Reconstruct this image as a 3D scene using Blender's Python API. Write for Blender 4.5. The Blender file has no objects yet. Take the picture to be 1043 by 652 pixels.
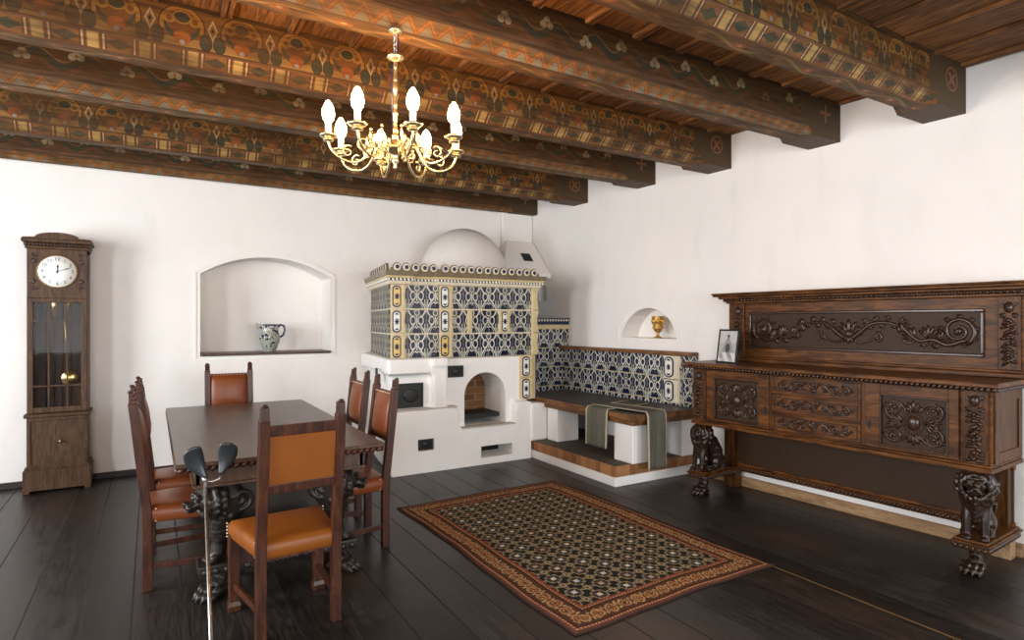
import bpy, bmesh, math, random
from math import sin, cos, pi, radians, atan2, sqrt
from mathutils import Vector, Matrix, Euler
random.seed(7)
S = bpy.context.scene
COL = S.collection
R = radians

# ------------------------------------------------------------------ helpers
def link(o, parent=None):
    COL.objects.link(o)
    if parent is not None:
        o.parent = parent
    return o

def tag(o, label=None, cat=None, group=None, kind=None):
    if label: o['label'] = label
    if cat: o['category'] = cat
    if group: o['group'] = group
    if kind: o['kind'] = kind
    return o

def thing(name, label, cat, loc=(0, 0, 0), rz=0.0, group=None, rot=None):
    o = bpy.data.objects.new(name, None)
    o.empty_display_size = 0.1
    o.location = loc
    o.rotation_euler = rot if rot else (0, 0, rz)
    link(o)
    return tag(o, label, cat, group)

class MB:
    """collects shapes into one mesh"""
    def __init__(s):
        s.bm = bmesh.new()
        s.uvl = None
        s.mi = 0
    def _new(s, vs, faces, smooth=False):
        bv = [s.bm.verts.new(v) for v in vs]
        out = []
        for f in faces:
            try:
                fc = s.bm.faces.new([bv[i] for i in f])
                fc.smooth = smooth
                fc.material_index = s.mi
                out.append(fc)
            except ValueError:
                pass
        return out
    def box(s, x0, x1, y0, y1, z0, z1, M=None):
        vs = [Vector(p) for p in ((x0, y0, z0), (x1, y0, z0), (x1, y1, z0), (x0, y1, z0), (x0, y0, z1), (x1, y0, z1), (x1, y1, z1), (x0, y1, z1))]
        if M: vs = [M @ v for v in vs]
        s._new(vs, [(0, 3, 2, 1), (4, 5, 6, 7), (0, 1, 5, 4), (1, 2, 6, 5), (2, 3, 7, 6), (3, 0, 4, 7)])
        return s
    def loft(s, rings, smooth=False, caps=True, closed=False):
        """rings: lists of equally many points, quads between them"""
        n = len(rings[0]); vs = [Vector(p) for r in rings for p in r]
        F = []
        m = len(rings)
        for i in range(m - 1 + (1 if closed else 0)):
            a, b = i * n, ((i + 1) % m) * n
            for j in range(n):
                k = (j + 1) % n
                F.append((a + j, a + k, b + k, b + j))
        if caps and not closed:
            F.append(tuple(reversed(range(n))))
            F.append(tuple(range((m - 1) * n, m * n)))
        s._new(vs, F, smooth)
        return s
    def prism(s, poly, f0, f1, fmap, smooth=False):
        """poly (a,b) extruded between f0 and f1; fmap(a,b,f)->xyz"""
        s.loft([[fmap(a, b, f0) for a, b in poly], [fmap(a, b, f1) for a, b in poly]], smooth)
        return s
    def lathe(s, prof, c=(0, 0, 0), n=20, M=None, smooth=True, sx=1.0, sy=1.0):
        rings = []
        for r, z in prof:
            rings.append([(cos(2 * pi * k / n) * r * sx, sin(2 * pi * k / n) * r * sy, z) for k in range(n)])
        T = Matrix.Translation(c) @ (M if M else Matrix())
        rings = [[T @ Vector(p) for p in r] for r in rings]
        s.loft(rings, smooth)
        return s
    def tube(s, pts, rad, n=8, smooth=True, flat=None):
        pts = [Vector(p) for p in pts]
        m = len(pts)
        if not hasattr(rad, '__len__'): rad = [rad] * m
        rings = []
        t = (pts[1] - pts[0]).normalized()
        up = Vector((0, 0, 1)) if abs(t.z) < .9 else Vector((1, 0, 0))
        a = t.cross(up).normalized()
        for i in range(m):
            t = (pts[min(i + 1, m - 1)] - pts[max(i - 1, 0)])
            if t.length < 1e-9: t = Vector((0, 0, 1))
            t.normalize()
            a = (a - t * a.dot(t))
            if a.length < 1e-6: a = t.orthogonal()
            a.normalize()
            b = t.cross(a)
            rings.append([pts[i] + (a * cos(2 * pi * k / n) + b * sin(2 * pi * k / n)) * rad[i] for k in range(n)])
        s.loft(rings, smooth)
        return s
    def ell(s, c, r, rot=(0, 0, 0), n=10, m=6, M=None):
        if not hasattr(r, '__len__'): r = (r, r, r)
        Rm = Euler(rot).to_matrix().to_4x4()
        T = Matrix.Translation(c) @ Rm @ Matrix.Diagonal((r[0], r[1], r[2], 1))
        if M: T = M @ T
        rings = []
        for i in range(1, m):
            th = pi * i / m
            rings.append([T @ Vector((sin(th) * cos(2 * pi * k / n), sin(th) * sin(2 * pi * k / n), -cos(th))) for k in range(n)])
        vs = [v for r_ in rings for v in r_] + [T @ Vector((0, 0, -1)), T @ Vector((0, 0, 1))]
        F = []
        for i in range(m - 2):
            for j in range(n):
                k = (j + 1) % n
                F.append((i * n + j, i * n + k, (i + 1) * n + k, (i + 1) * n + j))
        lo, hi = len(vs) - 2, len(vs) - 1
        for j in range(n):
            k = (j + 1) % n
            F.append((lo, k, j)); F.append((hi, (m - 2) * n + j, (m - 2) * n + k))
        s._new(vs, F, True)
        return s
    def build(s, name, mats, parent=None, bevel=0.0, seg=2, uv=True, remesh=0.0, smoothit=0, matrix=None, recalc=True, dec=0):
        me = bpy.data.meshes.new(name)
        if matrix: bmesh.ops.transform(s.bm, matrix=matrix, verts=s.bm.verts)
        if recalc: bmesh.ops.recalc_face_normals(s.bm, faces=s.bm.faces)
        if uv:
            L = s.bm.loops.layers.uv.verify()
            for f in s.bm.faces:
                nx, ny, nz = abs(f.normal.x), abs(f.normal.y), abs(f.normal.z)
                for l in f.loops:
                    p = l.vert.co
                    if nz >= nx and nz >= ny: l[L].uv = (p.x, p.y)
                    elif ny >= nx: l[L].uv = (p.x, p.z)
                    else: l[L].uv = (p.y, p.z)
        s.bm.to_mesh(me); s.bm.free()
        if not isinstance(mats, (list, tuple)): mats = [mats]
        for m in mats: me.materials.append(m)
        o = bpy.data.objects.new(name, me)
        link(o, parent)
        if remesh:
            md = o.modifiers.new('r', 'REMESH'); md.mode = 'VOXEL'; md.voxel_size = remesh; md.use_smooth_shade = True
            if smoothit:
                m2 = o.modifiers.new('s', 'SMOOTH'); m2.iterations = smoothit; m2.factor = .5
            if dec:
                m3 = o.modifiers.new('d', 'DECIMATE'); m3.ratio = dec
            bake(o)
        if bevel:
            md = o.modifiers.new('b', 'BEVEL'); md.width = bevel; md.segments = seg; md.limit_method = 'ANGLE'; md.angle_limit = R(40)
        return o

def bake(o):
    dg = bpy.context.evaluated_depsgraph_get()
    dg.update()
    ev = o.evaluated_get(dg)
    me = bpy.data.meshes.new_from_object(ev, preserve_all_data_layers=True, depsgraph=dg)
    mats = list(o.data.materials)
    o.modifiers.clear()
    o.data = me
    if len(me.materials) == 0:
        for m in mats: me.materials.append(m)
    return o

def carve(o, cutters):
    """cut the cutter meshes out of o, then delete them"""
    for c in cutters:
        md = o.modifiers.new('c', 'BOOLEAN'); md.operation = 'DIFFERENCE'; md.solver = 'EXACT'; md.object = c
    bake(o)
    for c in cutters: bpy.data.objects.remove(c, do_unlink=True)
    return o

def arch(x0, x1, z0, z1, zc, n=16):
    """polygon of an opening x0..x1, straight to z1, crown at zc"""
    xc, hw, rise = (x0 + x1) / 2, (x1 - x0) / 2, zc - z1
    pts = [(x0, z0), (x1, z0)]
    if abs(rise - hw) < .002 or rise > hw * .8:
        for k in range(n + 1):
            a = pi * k / n
            pts.append((xc + hw * cos(a), z1 + rise * sin(a)))
    else:
        rr = (hw * hw + rise * rise) / (2 * rise); a0 = math.asin(hw / rr)
        for k in range(n + 1):
            a = a0 - 2 * a0 * k / n
            pts.append((xc + rr * sin(a), zc - rr + rr * cos(a)))
    return pts

# ------------------------------------------------------------------ node expressions
class X:
    def __init__(s, nt, v): s.nt, s.v = nt, v
    def _m(s, op, *a, clamp=False):
        n = s.nt.nodes.new('ShaderNodeMath'); n.operation = op; n.use_clamp = clamp
        for i, q in enumerate((s,) + a):
            q = q.v if isinstance(q, X) else q
            if isinstance(q, (int, float)): n.inputs[i].default_value = q
            else: s.nt.links.new(q, n.inputs[i])
        return X(s.nt, n.outputs[0])
    def __add__(s, o): return s._m('ADD', o)
    __radd__ = __add__
    def __sub__(s, o): return s._m('SUBTRACT', o)
    def __rsub__(s, o): return X(s.nt, float(o))._m('SUBTRACT', s)
    def __mul__(s, o): return s._m('MULTIPLY', o)
    __rmul__ = __mul__
    def __truediv__(s, o): return s._m('DIVIDE', o)
    def abs(s): return s._m('ABSOLUTE')
    def fract(s): return s._m('FRACT')
    def floor(s): return s._m('FLOOR')
    def sin(s): return s._m('SINE')
    def cos(s): return s._m('COSINE')
    def sqrt(s): return s._m('SQRT')
    def min(s, o): return s._m('MINIMUM', o)
    def max(s, o): return s._m('MAXIMUM', o)
    def lt(s, o): return s._m('LESS_THAN', o)
    def gt(s, o): return s._m('GREATER_THAN', o)
    def step(s, a, b):   # smooth 0..1 as s goes a->b
        n = s.nt.nodes.new('ShaderNodeMapRange'); n.interpolation_type = 'SMOOTHSTEP'
        s.nt.links.new(s.v, n.inputs[0]); n.inputs[1].default_value = a; n.inputs[2].default_value = b
        return X(s.nt, n.outputs[0])
def hyp(a, b): return (a * a + b * b).sqrt()
def line(d, w): return d.abs().lt(w)

class Mat:
    def __init__(s, name, rough=.6, spec=.4, metal=0.0):
        s.m = bpy.data.materials.new(name); s.m.use_nodes = True
        s.nt = s.m.node_tree; s.b = s.nt.nodes['Principled BSDF']
        s.b.inputs['Roughness'].default_value = rough
        s.b.inputs['Specular IOR Level'].default_value = spec
        s.b.inputs['Metallic'].default_value = metal
        s.c = None
    def uv(s):
        n = s.nt.nodes.new('ShaderNodeUVMap'); sp = s.nt.nodes.new('ShaderNodeSeparateXYZ')
        s.nt.links.new(n.outputs[0], sp.inputs[0])
        return X(s.nt, sp.outputs[0]), X(s.nt, sp.outputs[1])
    def co(s):
        n = s.nt.nodes.new('ShaderNodeTexCoord'); sp = s.nt.nodes.new('ShaderNodeSeparateXYZ')
        s.nt.links.new(n.outputs['Object'], sp.inputs[0])
        return [X(s.nt, sp.outputs[i]) for i in range(3)]
    def noise(s, scale=5, stretch=(1, 1, 1), detail=4, src='Object', rough=.5, dist=0.0):
        t = s.nt.nodes.new('ShaderNodeTexCoord'); mp = s.nt.nodes.new('ShaderNodeMapping'); n = s.nt.nodes.new('ShaderNodeTexNoise')
        s.nt.links.new(t.outputs[src], mp.inputs[0]); mp.inputs['Scale'].default_value = stretch
        s.nt.links.new(mp.outputs[0], n.inputs['Vector'])
        n.inputs['Scale'].default_value = scale; n.inputs['Detail'].default_value = detail
        n.inputs['Roughness'].default_value = rough; n.inputs['Distortion'].default_value = dist
        return X(s.nt, n.outputs[0])
    def rnd(s, a, b=None):   # white noise per cell
        n = s.nt.nodes.new('ShaderNodeTexWhiteNoise'); n.noise_dimensions = '2D'
        cb = s.nt.nodes.new('ShaderNodeCombineXYZ')
        s.nt.links.new(a.v, cb.inputs[0])
        if b is not None: s.nt.links.new(b.v, cb.inputs[1])
        s.nt.links.new(cb.outputs[0], n.inputs[0])
        return X(s.nt, n.outputs[0])
    def base(s, col): s.c = col if len(col) == 4 else (*col, 1); return s
    def over(s, fac, col):
        """mix col over what is there by fac"""
        n = s.nt.nodes.new('ShaderNodeMix'); n.data_type = 'RGBA'
        f, a, b = n.inputs[0], n.inputs[6], n.inputs[7]
        if isinstance(fac, X): s.nt.links.new(fac.v, f)
        else: f.default_value = fac
        if isinstance(s.c, tuple): a.default_value = s.c
        else: s.nt.links.new(s.c, a)
        if isinstance(col, tuple): b.default_value = (*col[:3], 1)
        else: s.nt.links.new(col, b)
        s.c = n.outputs[2]
        return s
    def mul(s, fac, amt=1.0):
        """multiply colour by a value socket"""
        n = s.nt.nodes.new('ShaderNodeMix'); n.data_type = 'RGBA'; n.blend_type = 'MULTIPLY'
        n.inputs[0].default_value = amt
        if isinstance(s.c, tuple): n.inputs[6].default_value = s.c
        else: s.nt.links.new(s.c, n.inputs[6])
        s.nt.links.new(fac.v, n.inputs[7])
        s.c = n.outputs[2]
        return s
    def bump(s, h, strength=.3, dist=.01):
        n = s.nt.nodes.new('ShaderNodeBump'); n.inputs['Strength'].default_value = strength; n.inputs['Distance'].default_value = dist
        s.nt.links.new(h.v, n.inputs['Height']); s.nt.links.new(n.outputs[0], s.b.inputs['Normal'])
        return s
    def rough(s, x): s.nt.links.new(x.v, s.b.inputs['Roughness']); return s
    def done(s):
        if isinstance(s.c, tuple): s.b.inputs['Base Color'].default_value = s.c
        elif s.c is not None: s.nt.links.new(s.c, s.b.inputs['Base Color'])
        return s.m

def wood(name, dark, light, stretch=(1, 1, 1), scale=14, rough=.38, spec=.4, bumpy=.15):
    m = Mat(name, rough, spec)
    n = m.noise(scale, stretch, 6, dist=.6)
    m.base(dark).over(n.step(.3, .72), light)
    n2 = m.noise(scale * 5, stretch, 3)
    m.mul(n2.step(.2, .7) * .45 + .62)
    m.bump(n2, bumpy, .002)
    return m.done()

def plain(name, col, rough=.5, spec=.4, metal=0.0, var=.12, scale=20, bumpy=0.0):
    m = Mat(name, rough, spec, metal)
    n = m.noise(scale, detail=3)
    m.base(col).mul(n * (2 * var) + (1 - var))
    if bumpy: m.bump(n, bumpy, .004)
    return m.done()

# ------------------------------------------------------------------ materials
M = {}
def mk_plaster(name, col, bump=.25):
    m = Mat(name, .85, .2)
    n = m.noise(2.2, detail=5); n2 = m.noise(26, detail=5, rough=.65); n3 = m.noise(5, (1, 1, .35), 4)
    m.base(col).mul(n * .10 + .95).mul(n3.step(.25, .5) * .04 + .96)
    m.bump(n2 + n * 3.0, bump, .006)
    return m.done()
M['wall'] = mk_plaster('white_limewash', (.83, .80, .76))
M['plaster'] = mk_plaster('stove_plaster', (.86, .84, .80))
M['dome'] = mk_plaster('dome_plaster', (.74, .70, .64))
M['ledge'] = mk_plaster('worn_ledge_plaster', (.50, .45, .39))

def mk_floor():
    m = Mat('dark_floorboards', .36, .5)
    x, y, z = m.co()
    W = .235
    xs = x / W + .37
    cell = xs.floor(); fx = (xs.fract() - .5).abs()
    r = m.rnd(cell); yy = y / 3.1 + r * 7.3
    r2 = m.rnd(cell, yy.floor()); fy = (yy.fract() - .5).abs()
    grain = m.noise(9, (6, .55, 1), 6, dist=.8)
    patch = m.noise(1.1, (1, .6, 1), 3)
    m.base((.0105, .0082, .0065)).over(grain.step(.35, .75), (.034, .027, .021))
    m.over(patch.step(.48, .72) * .55, (.065, .030, .013))
    m.mul(r2 * .9 + .55)
    seam = fx.gt(.480).max(fy.gt(.4993) * .5)
    m.over(seam, (.004, .003, .003))
    fleck = m.noise(55, detail=1).gt(.79)
    m.over(fleck * .25, (.25, .22, .18))
    m.rough(grain * .26 + .22 + r2 * .10 + seam * .4)
    m.bump(grain * .3 - seam * 1.0 + r2 * .05, .35, .004)
    return m.done()
M['floor'] = mk_floor()

def mk_ceiling():
    m = Mat('ceiling_boards', .7, .25)
    x, y, z = m.co()
    c = (x / .36).floor()
    g = m.noise(7, (7, .6, 1), 6, dist=1.0)
    m.base((.10, .040, .012)).over(g.step(.35, .75), (.30, .125, .038)).mul(m.rnd(c) * .5 + .7)
    m.over(((x / .36).fract() - .5).abs().gt(.49), (.01, .006, .004))
    m.bump(g, .4, .004)
    return m.done()
M['ceiling'] = mk_ceiling()

BROWN, OCHRE, GREEN, RUST, PALE = (.13, .055, .014), (.50, .26, .060), (.050, .062, .034), (.38, .105, .018), (.58, .44, .22)
def beam_wear(m, amt=.8):
    g = m.noise(8, (.6, 6, 6), 6, dist=.6)
    n = m.noise(3, (1, 2, 2), 4)
    m.over(n.step(.36, .66) * amt, (.10, .045, .012))
    m.over(.20, (.12, .052, .012))
    m.mul(g.step(.25, .7) * .42 + .36)
    m.bump(g, .5, .005)
def paint_end(m, u, plain_col=(.062, .036, .016), d=.52):
    m.over(u.lt(d), plain_col)
def mk_face_scroll():
    m = Mat('beam_paint_scrolls', .65, .25)
    u, v = m.uv()
    s = ((u / .30).fract() - .5).abs() * 2      # 0 centre .. 1 edge (0.15 m)
    t = v / .24
    a = s * .15; b = v                           # metres
    TAN = (.44, .20, .035)
    m.base((.25, .105, .022)).over(b.lt(.075), (.40, .21, .050))
    c1 = hyp(a - .150, b - .118)
    m.over(c1.lt(.100) * b.gt(.055), (.20, .075, .018))
    m.over(line(c1 - .098, .010) * b.gt(.09), TAN).over(line(c1 - .110, .003) * b.gt(.085), (.04, .02, .01))
    m.over(c1.lt(.084) * hyp(a - .150, b - .148).gt(.080), GREEN)                      # green crescents hanging under the arches
    m.over(line(hyp(a - .088, (b - .150)) - .022, .007), TAN)                           # curled ends
    m.over(hyp(a - .150, (b - .165) * 1.3).lt(.040), GREEN).over(line(hyp(a - .150, (b - .165) * 1.3) - .042, .005), TAN)
    lf = hyp((a - .034) * 1.5, b - .050)
    m.over(lf.lt(.044), GREEN).over(line(lf - .045, .003), (.04, .02, .01))             # leaves flaring from the star
    m.over((hyp(a - .150, (b - .055) * 1.1).lt(.042)), RUST).over(hyp(a - .150, b - .030).lt(.013), (.36, .36, .34))
    dm = a / .022 + (b - .125).abs() / .050
    m.over(dm.lt(1.2), PALE).over(dm.lt(.8), (.34, .14, .035)).over((a / .008 + (b - .125).abs() / .016).lt(1), (.02, .015, .01))
    m.over(b.gt(.215), (.10, .048, .015)).over(line(b - .004, .004), (.05, .03, .012))
    beam_wear(m); 
    e = hyp(u - .22, v - .12)
    paint_end(m, u)
    m.over(line(e - .075, .006).max((e.lt(.055)) * ((u - .22).abs() - (v - .12).abs()).abs().lt(.014)), (.22, .09, .035))
    return m.done()
def mk_face_flowers():
    m = Mat('beam_paint_flowers', .65, .25)
    u, v = m.uv()
    cu = (u / .27); s = (cu.fract() - .5) * .27
    k = (cu.floor() * .5).fract() * .08         # 0 or .04
    m.base((.12, .055, .015))
    wv = (u * 23.27).sin() * .035 + .105
    m.over(line(v - wv, .022), GREEN).over(line(v - wv - .03, .006), (.30, .14, .05)).over(line(v - wv + .045, .016), (.17, .065, .025))
    b = v - .145 + k
    tre = hyp(s, b - .022).lt(.021).max(hyp(s - .022, b + .004).lt(.021)).max(hyp(s + .022, b + .004).lt(.021))
    m.over(tre, (.58, .44, .25)).over(hyp(s, b - .004).lt(.008), RUST)
    m.over(line(v - .02, .010), (.17, .085, .045)).over(v.gt(.215), (.05, .032, .02))
    beam_wear(m)
    paint_end(m, u)
    e = hyp(u - .22, v - .12)
    m.over((e.lt(.07)) * ((u - .22).abs().min((v - .12).abs())).lt(.012), (.22, .10, .04))
    return m.done()
def mk_ch_rect():
    m = Mat('beam_paint_blocks', .65, .25)
    u, v = m.uv()
    s = ((u / .228).fract() - .5).abs() * .228
    b = v - .05
    m.base((.28, .11, .030))
    m.over((s / .075 - 0.0).lt(10) * (((.114 - s) / .060) + b.abs() / .030).lt(1.0), GREEN)
    m.over(s.lt(.024), (.60, .38, .12)).over(line(s - .046, .004), (.66, .50, .28)).over(line(s - .034, .003), (.10, .04, .02))
    m.over(line(s - .056, .003), (.10, .04, .02)).over(b.abs().gt(.041), (.20, .08, .035))
    beam_wear(m, .7); paint_end(m, u, d=.40)
    return m.done()
def mk_ch_zig():
    m = Mat('beam_paint_zigzag', .65, .25)
    u, v = m.uv()
    tri = ((u / .11).fract() - .5).abs() * 2     # 0..1
    d = (v / .1 - .12 - tri * .70)
    m.base((.28, .24, .16)).over(d.gt(0), (.22, .13, .055)).over(d.abs().lt(.20), (.36, .11, .020)).over((d.abs() - .02).abs().lt(.035), (.46, .20, .05))
    m.over(v.gt(.092), (.09, .05, .03)).over(v.lt(.008), (.09, .05, .03))
    beam_wear(m, .7); paint_end(m, u, d=.40)
    return m.done()
def mk_bottom():
    m = Mat('beam_paint_underside', .65, .25)
    u, v = m.uv()
    m.base((.17, .095, .035))
    w = (u * 11).sin() * .03
    m.over(line(v - w, .028), (.24, .12, .05)).over(line(v - w - .036, .007), (.06, .06, .045)).over(line(v + w, .010), (.42, .25, .09))
    s = ((u / .29).fract() - .5) * .29
    fl = hyp(s / 1.6, v).lt(.028)
    m.over(fl, (.42, .15, .05)).over(hyp(s / 1.6, v).lt(.010), PALE)
    beam_wear(m, .9); paint_end(m, u, (.085, .052, .034), d=.36)
    return m.done()
M['b_scroll'], M['b_flower'], M['b_rect'], M['b_zig'], M['b_bot'] = mk_face_scroll(), mk_face_flowers(), mk_ch_rect(), mk_ch_zig(), mk_bottom()
M['b_plain'] = wood('old_beam_wood', (.035, .020, .009), (.080, .043, .018), (.6, 5, 5), 6, .7, .25, .4)

def mk_tile(name, dark=(.010, .014, .036), pw=.2, ph=.247, z0=1.12, spec=.5, ox=0.0, white=(.60, .575, .49), rough=.16):
    m = Mat(name, rough, spec)
    u, v = m.uv()
    cx = (u - ox) / pw; cz = (v - z0) / ph
    a = (cx.fract() - .5).abs(); b = cz.fract()
    cell = m.rnd(cx.floor(), cz.floor())
    m.base(dark)
    og = a - (.30 + (b * 6.283).cos() * .15)
    m.over(og.abs().lt(.044), white)
    dr = hyp(a - .205, (b - .56) * .8)
    m.over((dr - .135).abs().lt(.026), white)
    m.over(dr.lt(.10) * dr.gt(.0), (dark[0] * .7, dark[1] * .8, dark[2] * 1.5)).over(line(a - .015, .014) * b.gt(.30) * b.lt(.72), white)
    m.over(line(hyp(a, b - .02) - .30, .016), white)
    top = hyp(a, (b - .87) * 1.1)
    m.over(line(top - .12, .026), white).over(top.lt(.05), (.10, .13, .10))
    m.over(hyp(a, (b - .30) * 1.4).lt(.085), white).over(hyp(a, (b - .32) * 1.4).lt(.045), dark)
    m.over(line(a - .42, .02) * b.lt(.42), white).over(hyp(a - .5, b - .15).lt(.10), (.30, .33, .28))
    m.over((a.gt(.10) * a.lt(.16) * b.gt(.66) * b.lt(.72)), (.48, .32, .10))
    n = m.noise(30, detail=3)
    m.over(n.gt(.62) * .35, (.30, .32, .30))
    m.mul(cell * .35 + .75)
    m.over(b.lt(.035).max(b.gt(.975)), (.42, .36, .24)).over(a.gt(.488), (.30, .27, .20))
    m.bump((og.abs().lt(.05)).max(line(dr - .135, .03)) * .6 - b.lt(.03) * 1.0 + n * .3, .6, .004)
    return m.done()
M['tile'] = mk_tile('blue_white_stove_tiles', ox=.02)
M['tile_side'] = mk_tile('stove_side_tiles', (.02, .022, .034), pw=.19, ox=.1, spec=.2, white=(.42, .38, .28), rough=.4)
M['tile_bench'] = mk_tile('bench_tiles', (.009, .015, .045), pw=.205, ph=.235, z0=.70)
M['cream'] = plain('cream_glaze', (.58, .46, .25), .25, .45, var=.25, scale=12)
M['cream2'] = plain('pale_cream_glaze', (.72, .64, .48), .2, .5, var=.14, scale=18)
M['yellow'] = plain('yellow_glaze', (.70, .47, .12), .2, .5, var=.12)
M['navy'] = plain('navy_glaze', (.012, .022, .07), .16, .5)
M['whiteglaze'] = plain('white_glaze', (.80, .78, .70), .16, .5, var=.06)
M['cornice'] = plain('mottled_glaze', (.17, .13, .075), .3, .45, var=.6, scale=38)
M['soot'] = plain('black_iron', (.012, .013, .012), .5, .4)
M['soot2'] = plain('sooty_stone', (.035, .035, .032), .8, .2, var=.3)
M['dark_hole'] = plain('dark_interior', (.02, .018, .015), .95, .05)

def mk_brick(name, vert=True, dim=1.0):
    m = Mat(name, .85, .15)
    u, v = m.uv()
    w = .075 if vert else .24
    h = .3 if vert else .075
    row = (v / h).floor()
    a = ((u / w + row * .5).fract() - .5).abs(); b = ((v / h).fract() - .5).abs()
    r = m.rnd((u / w + row * .5).floor(), row)
    n = m.noise(22, detail=5)
    m.base((.24, .095, .036)).over(r, (.42, .20, .085))
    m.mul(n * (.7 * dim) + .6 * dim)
    j = a.gt(.455).max(b.gt(.44) if not vert else b.gt(.6))
    m.over(j * .7, (.26, .20, .14))
    m.bump(n - j * .8, .7, .006)
    return m.done()
M['brick'] = mk_brick('red_brick_on_edge', True)
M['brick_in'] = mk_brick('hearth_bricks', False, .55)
M['paver'] = plain('worn_brick_top', (.085, .068, .052), .7, .3, var=.4, scale=9)

M['oak'] = wood('dark_oak', (.042, .0150, .0040), (.165, .060, .014), (1, 6, 6), 5, .40, .20)
M['oak_v'] = wood('dark_oak_upright', (.036, .013, .0040), (.125, .045, .011), (6, 6, 1), 5, .40, .20)
M['panel'] = plain('stained_panel', (.040, .021, .010), .5, .2, var=.3, scale=50, bumpy=.2)
M['carving'] = plain('polished_carved_oak', (.036, .015, .007), .27, .45, var=.25, scale=14)
M['lion'] = plain('blackened_carved_oak', (.020, .0095, .005), .28, .45, var=.3, scale=12)
M['clock_oak'] = wood('clock_oak', (.038, .017, .0065), (.105, .050, .019), (6, 6, .8), 9, .45, .3)
M['chair_wood'] = wood('mahogany_chair', (.030, .0085, .0038), (.088, .026, .010), (5, 5, .8), 8, .34, .35)
M['table_wood'] = wood('table_walnut', (.060, .028, .013), (.105, .054, .028), (4, .5, 1), 6, .30, .45)
M['table_low'] = plain('table_black_carving', (.019, .014, .010), .36, .4, var=.4, scale=15)
M['bench_wood'] = wood('bench_oak', (.10, .038, .012), (.26, .115, .040), (4, .7, 4), 5, .5, .35)
M['bench_top'] = wood('bench_worn_top', (.028, .021, .016), (.055, .042, .032), (4, .5, 1), 6, .4, .4)
M['leather'] = plain('cognac_leather', (.215, .062, .007), .40, .3, var=.18, scale=7, bumpy=.12)
M['leather_dk'] = plain('oxblood_leather', (.17, .042, .010), .36, .38, var=.18, scale=7, bumpy=.12)
M['nail'] = plain('pale_nail_heads', (.75, .66, .52), .3, .5, metal=.4)
M['dull_brass'] = plain('aged_brass_ring', (.20, .12, .05), .5, .4, metal=.6)
M['brass'] = plain('brass', (.78, .55, .22), .22, .5, metal=1.0)
M['ivory_brass'] = plain('gilt_chandelier_metal', (.74, .60, .34), .26, .5, metal=.9)
M['steel'] = plain('brushed_steel', (.55, .54, .51), .34, .5, metal=1.0)
M['blackplastic'] = plain('black_leather_seat', (.022, .026, .030), .30, .55)
M['dial'] = plain('dial_enamel', (.86, .86, .82), .35, .4, var=.04)
M['black'] = plain('black_paint', (.008, .008, .008), .4, .4)
M['baseboard'] = wood('dark_skirting', (.018, .013, .010), (.035, .024, .018), (.6, 1, 5), 6, .45)
M['pine'] = wood('bare_pine_strip', (.26, .15, .07), (.42, .27, .14), (4, .6, 4), 5, .55)
M['sleeve'] = plain('candle_sleeve', (.85, .82, .70), .5, .3, var=.03)
M['gold'] = plain('gilded_goblet', (.62, .36, .09), .3, .5, metal=.8, var=.35, scale=60)

def mk_glass():
    m = Mat('clock_glass', .03, .5); m.base((.02, .02, .02)); m.done()
    m.b.inputs['Alpha'].default_value = .10
    return m.m
M['glass'] = mk_glass()
def mk_bulb():
    m = Mat('lit_bulb', .4); m.base((1, .9, .7)); m.done()
    m.b.inputs['Emission Color'].default_value = (1, .55, .19, 1); m.b.inputs['Emission Strength'].default_value = 175
    return m.m
M['bulb'] = mk_bulb()

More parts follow.
